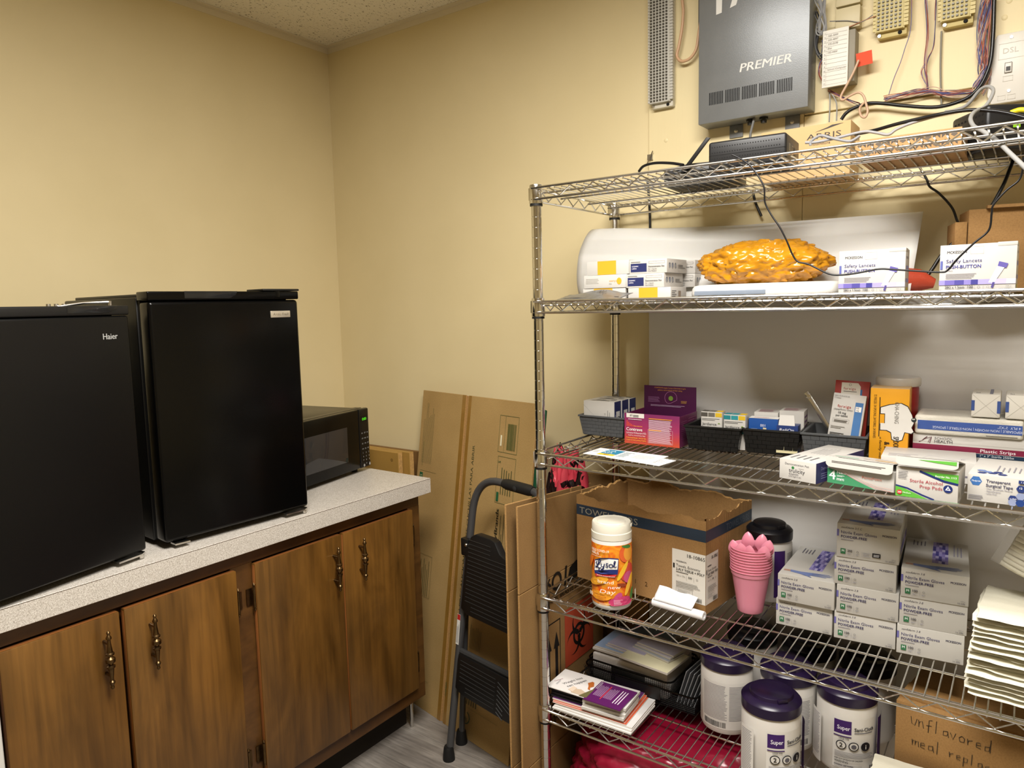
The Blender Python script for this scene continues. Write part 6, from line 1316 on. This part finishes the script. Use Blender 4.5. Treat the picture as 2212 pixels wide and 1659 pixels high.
# ================================================================= CABLES
def smooth_path(pts, n=6):
    P = [Vector(p) for p in pts]; out = []
    for i in range(len(P) - 1):
        p0, p1, p2, p3 = P[max(0, i - 1)], P[i], P[i + 1], P[min(len(P) - 1, i + 2)]
        for k_ in range(n):
            t = k_ / n; out.append(.5 * ((2 * p1) + (-p0 + p2) * t + (2 * p0 - 5 * p1 + 4 * p2 - p3) * t * t + (-p0 + 3 * p1 - 3 * p2 + p3) * t ** 3))
    out.append(P[-1]); return out
def cable(label, pts, r, c, rough=.4, n=6, cat='cable', name='cable', grp=None, seg=8):
    return tag(G().tube(smooth_path(pts, n), r, seg).build(name, mat('jacket_' + c, c, rough), smooth=60), label, cat, grp)
CB = {
 'beige_loop': [(1.481,-0.035,2.262),(1.482,-0.035,2.243),(1.485,-0.035,2.214),(1.482,-0.035,2.172),(1.473,-0.035,2.126),(1.467,-0.035,2.101),(1.48,-0.035,2.084),(1.504,-0.035,2.086),(1.522,-0.035,2.106),(1.528,-0.035,2.138),(1.534,-0.035,2.174)],
 'coax': [(2.197,-0.04,2.075),(2.196,-0.04,2.062),(2.197,-0.04,1.996),(2.195,-0.04,1.938),(2.186,-0.04,1.904),(2.173,-0.04,1.881),(2.148,-0.04,1.863),(2.096,-0.04,1.856),(2.031,-0.04,1.87),(1.986,-0.04,1.883),(1.951,-0.04,1.889),(1.921,-0.04,1.883),(1.904,-0.04,1.874),(1.894,-0.04,1.861)],
 'beige2': [(1.933,-0.06,1.987),(1.922,-0.061,1.96),(1.909,-0.062,1.935),(1.896,-0.062,1.91),(1.901,-0.063,1.901),(1.915,-0.064,1.907),(1.934,-0.065,1.912),(1.946,-0.065,1.903),(1.953,-0.066,1.882),(1.957,-0.067,1.864),(1.952,-0.068,1.852),(1.943,-0.068,1.857),(1.94,-0.069,1.874),(1.949,-0.07,1.885)],
 'w1': [(2.035,-0.03,2.113),(2.035,-0.03,2.106),(2.035,-0.03,2.04),(2.025,-0.03,2.0),(2.017,-0.03,1.973),(2.005,-0.03,1.941),(1.995,-0.03,1.904)],
 'w2': [(2.065,-0.03,2.105),(2.065,-0.03,2.098),(2.072,-0.03,2.027),(2.068,-0.03,1.957),(2.074,-0.03,1.923),(2.076,-0.03,1.897)],
 'w3': [(2.084,-0.03,2.1),(2.085,-0.03,2.07),(2.084,-0.03,1.996),(2.074,-0.03,1.966),(2.071,-0.03,1.947),(2.076,-0.03,1.897)],
 'w4': [(2.065,-0.03,2.105),(2.07,-0.03,2.027),(2.068,-0.03,1.967),(2.06,-0.03,1.945),(2.065,-0.03,1.925),(2.075,-0.03,1.909)],
 'hb': [(1.988,-0.03,1.895),(2.029,-0.03,1.897),(2.077,-0.03,1.897),(2.115,-0.03,1.883),(2.169,-0.03,1.877)],
 'vb': [(2.185,-0.03,2.075),(2.183,-0.03,2.069),(2.179,-0.03,2.025),(2.178,-0.03,1.98),(2.182,-0.03,1.934),(2.185,-0.03,1.911),(2.172,-0.03,1.879)],
 'cond': [(2.097,-0.02,2.026),(2.098,-0.02,1.942),(2.103,-0.02,1.863)],
 'greyloop': [(2.119,-0.1,1.83),(2.137,-0.115,1.827),(2.161,-0.13,1.831),(2.184,-0.145,1.854),(2.199,-0.16,1.855),(2.209,-0.175,1.843),(2.206,-0.19,1.824),(2.198,-0.205,1.807),(2.185,-0.22,1.797)],
 'greycord': [(2.194,-0.3,1.783),(2.187,-0.333,1.771),(2.185,-0.365,1.754),(2.193,-0.397,1.734),(2.207,-0.43,1.719),(2.23,-0.463,1.694),(2.252,-0.495,1.664),(2.273,-0.528,1.635),(2.284,-0.56,1.618)],
 'blackcord': [(1.966,-0.25,1.78),(2.002,-0.262,1.779),(2.049,-0.275,1.783),(2.096,-0.287,1.785),(2.141,-0.3,1.785),(2.18,-0.3,1.784),(2.216,-0.307,1.775),(2.243,-0.315,1.764),(2.266,-0.323,1.752),(2.286,-0.33,1.742)],
 'eth1': [(1.876,-0.3,1.767),(1.898,-0.298,1.765),(1.925,-0.296,1.767),(1.941,-0.293,1.769),(1.989,-0.291,1.774),(2.013,-0.289,1.769),(2.036,-0.287,1.762),(2.051,-0.284,1.771),(2.081,-0.282,1.78),(2.139,-0.28,1.789)],
 'eth2': [(1.887,-0.3,1.759),(1.889,-0.3,1.769),(1.907,-0.3,1.777),(1.926,-0.3,1.77),(1.953,-0.3,1.76),(1.969,-0.3,1.757),(1.985,-0.3,1.765)],
 'thin': [(1.782,-0.495,1.725),(1.794,-0.495,1.718),(1.817,-0.495,1.701),(1.837,-0.495,1.674),(1.848,-0.495,1.651),(1.85,-0.495,1.623),(1.863,-0.495,1.597),(1.88,-0.495,1.571),(1.894,-0.495,1.543),(1.905,-0.495,1.517),(1.916,-0.495,1.502),(1.936,-0.495,1.496),(1.971,-0.495,1.477),(1.991,-0.495,1.473),(2.021,-0.495,1.475),(2.059,-0.495,1.481),(2.085,-0.495,1.479),(2.129,-0.495,1.474),(2.159,-0.495,1.471),(2.17,-0.495,1.474),(2.185,-0.495,1.494),(2.208,-0.495,1.519),(2.228,-0.495,1.539),(2.231,-0.495,1.567),(2.233,-0.495,1.581),(2.25,-0.495,1.603),(2.266,-0.495,1.617),(2.271,-0.495,1.633),(2.271,-0.495,1.654)],
 'thickb': [(2.248,-0.1,1.716),(2.242,-0.11,1.693),(2.234,-0.12,1.664),(2.222,-0.13,1.633),(2.209,-0.14,1.607),(2.177,-0.15,1.567),(2.151,-0.16,1.543),(2.131,-0.17,1.519),(2.113,-0.18,1.485),(2.097,-0.19,1.46),(2.089,-0.2,1.449)],
 'midb': [(2.059,-0.05,1.734),(2.068,-0.05,1.723),(2.082,-0.05,1.697),(2.089,-0.05,1.679),(2.109,-0.05,1.661),(2.135,-0.05,1.627),(2.147,-0.05,1.595),(2.165,-0.05,1.558)],
 'vert1': [(1.369,-0.02,1.781),(1.373,-0.02,1.765),(1.379,-0.02,1.673),(1.379,-0.02,1.564)],
 'vert2': [(1.679,-0.03,1.711),(1.687,-0.03,1.682),(1.702,-0.03,1.648)],
 'leftcord': [(1.456,-0.25,1.764),(1.475,-0.262,1.773),(1.511,-0.275,1.774),(1.559,-0.287,1.766),(1.597,-0.3,1.755)],
 'smallloop': [(1.615,-0.3,1.719),(1.608,-0.3,1.701),(1.621,-0.3,1.685),(1.636,-0.3,1.694),(1.633,-0.3,1.711),(1.623,-0.3,1.714)],
 'prcord': [(1.689,-0.06,1.894),(1.685,-0.06,1.877),(1.681,-0.06,1.861),(1.679,-0.06,1.846)],
 'leads': [(1.863,-0.03,1.933),(1.865,-0.03,1.908),(1.864,-0.03,1.862)],
 'leads2': [(1.864,-0.03,1.936),(1.877,-0.03,1.913),(1.881,-0.03,1.895),(1.881,-0.03,1.862)],
 'yellow': [(2.243,-0.26,1.776),(2.255,-0.26,1.779),(2.264,-0.26,1.778),(2.276,-0.26,1.775)],
 'coil': [(1.834,-0.04,2.158),(1.844,-0.04,2.126),(1.838,-0.04,2.097),(1.841,-0.04,2.077),(1.849,-0.04,2.072),(1.855,-0.04,2.093),(1.847,-0.04,2.125),(1.853,-0.04,2.153)],
 'coil2': [(1.826,-0.035,2.127),(1.836,-0.035,2.097),(1.83,-0.035,2.073),(1.83,-0.035,2.043),(1.841,-0.035,2.02),(1.85,-0.035,2.026),(1.852,-0.035,2.055)],
 'wp_l': [(1.846,-0.03,2.053),(1.852,-0.03,2.024),(1.842,-0.03,2.003),(1.843,-0.03,1.978),(1.854,-0.03,1.95)],
 'hb0': [(1.861,-0.03,1.939),(1.889,-0.03,1.921),(1.923,-0.03,1.9),(1.937,-0.03,1.891)],
 'orangew': [(1.964,-0.04,2.085),(1.934,-0.04,2.08),(1.901,-0.04,2.073),(1.87,-0.04,2.073),(1.863,-0.04,2.067)],
 'greyw': [(1.862,-0.04,2.097),(1.901,-0.04,2.089),(1.932,-0.04,2.079),(1.957,-0.04,2.089)],
}
cable('thick beige cable looped left of the grey wall cabinet', CB['beige_loop'], .0042, 'C9A27E')
cable('thick black cable sweeping along the plywood below the terminal blocks', CB['coax'], .0042, '0E0E10', .3)
cable('beige cable coiling down from the line list panel', CB['beige2'], .0028, 'C2A286')
cable('thick grey cable looping out past the phone jack plate', CB['greyloop'], .0036, '9A9A98')
cable('thick grey cord hanging in front of the top shelf at the right edge', CB['greycord'], .0038, '8E8E8C')
cable('black cord arching over the back of the top shelf', CB['blackcord'], .0036, '101012', .25)
cable('long grey network cable lying across the top shelf', CB['eth1'], .0030, '98989A'); cable('short grey network cable plugged into the vented modem', CB['eth2'], .0030, '909092')
cable('thin black wire hanging down the front past the fat model and lancet boxes', CB['thin'], .0017, '0C0C10', .3)
cable('thick black cord dropping behind the lancet boxes', CB['thickb'], .0038, '0A0A0C', .35); cable('thin black cord drooping down the wall above the brown carton', CB['midb'], .0026, '0C0C0E')
cable('black cord going straight down the wall behind the curled sheet', CB['vert1'], .0036, '0C0C0E'); cable('short black lead hanging behind the curled sheet', CB['vert2'], .0034, '0C0C0E')
cable('black cord curving beside the router at the left of the top shelf', CB['leftcord'], .0034, '111114'); cable('small loop of thin black wire under the router', CB['smallloop'], .0009, '0C0C0E')
cable('grey lead coming out below the grey wall cabinet', CB['prcord'], .0034, '6E6E6C'); cable('grey wire running down from the line list panel', CB['leads'], .0017, '8A8A86'); cable('grey wire bending down beside its neighbour under the line list panel', CB['leads2'], .0017, '8E8E8A')
cable('yellow network plug and lead at the right modem', CB['yellow'], .0048, 'D9C81E')
cable('grey wire stapled straight down between the terminal blocks', CB['cond'], .0020, '7E7A6C'); cable('copper coloured wire running from block to panel', CB['orangew'], .0012, 'A8704E'); cable('thin grey wire crossing the beige junction box', CB['greyw'], .0012, '7A7876')
def bundle(label, pts, cols, spread, r, seed, name='wire_bundle'):
    R = random.Random(seed); t = thing(name, label, 'wire bundle', pts[0]); b0 = Vector(pts[0]); S_ = smooth_path(pts, 5)
    for i, c in enumerate(cols):
        ox, oz, oy = R.uniform(-1, 1) * spread, R.uniform(-1, 1) * spread, R.uniform(-.6, .6) * spread; f1, f2 = R.uniform(.2, .8), R.uniform(0, 6)
        pp = [p - b0 + Vector((ox + .4 * spread * math.sin(f2 + j * f1), -abs(oy) + .2 * spread * math.cos(f2 + j * f1), oz + .4 * spread * math.cos(f2 * 2 + j * f1))) for j, p in enumerate(S_)]
        G().tube(pp, r, 5).build('wire', mat('jacket_' + c, c, .45), t, smooth=60)
    return t
RC = ['B06A54', '5A5A86', 'C8B4A0', '8A4A44', '3E4468', 'B89A88', 'A05A4A', '6A6A90', 'C0A090', '7A6A70', 'A86A58', '484C70']
bundle('twisted bundle of red and blue phone wires running along the plywood', CB['hb'], RC + RC[:4], .006, .0009, 1); bundle('thick bundle of blue and red phone wires down the right side', CB['vb'], RC + RC, .009, .0011, 2)
bundle('pair of red and grey phone wires left of the second terminal block', CB['w2'], RC[:4], .0022, .0009, 3); bundle('pair of thin reddish wires joining the twisted bundle', CB['w3'], RC[2:5], .0022, .0009, 4); bundle('loose pair of wires bowing out above the twisted bundle', CB['w4'], RC[5:8], .0018, .0009, 5); bundle('single pair of copper wires hanging below the first yellowed block', CB['w1'], RC[:2], .0012, .0009, 6)
bundle('copper wires running down from the line list panel to the right', CB['hb0'], RC[:5], .004, .0009, 7); bundle('copper and red wires at the left of the line list panel', CB['wp_l'], RC[:5], .005, .0010, 8)
bundle('coil of grey wire tied beside the grey wall cabinet', CB['coil'], ['9C9C9C', '8A8A8A', 'A8A8A6', '7C7C7C', '949494'], .006, .0016, 9, 'wire_coil'); bundle('black and grey wire coil hanging below the tied one', CB['coil2'], ['3A3A3C', '1E1E20', '6A6A6A', '2A2A2C', '505052'], .006, .0015, 10, 'wire_coil')
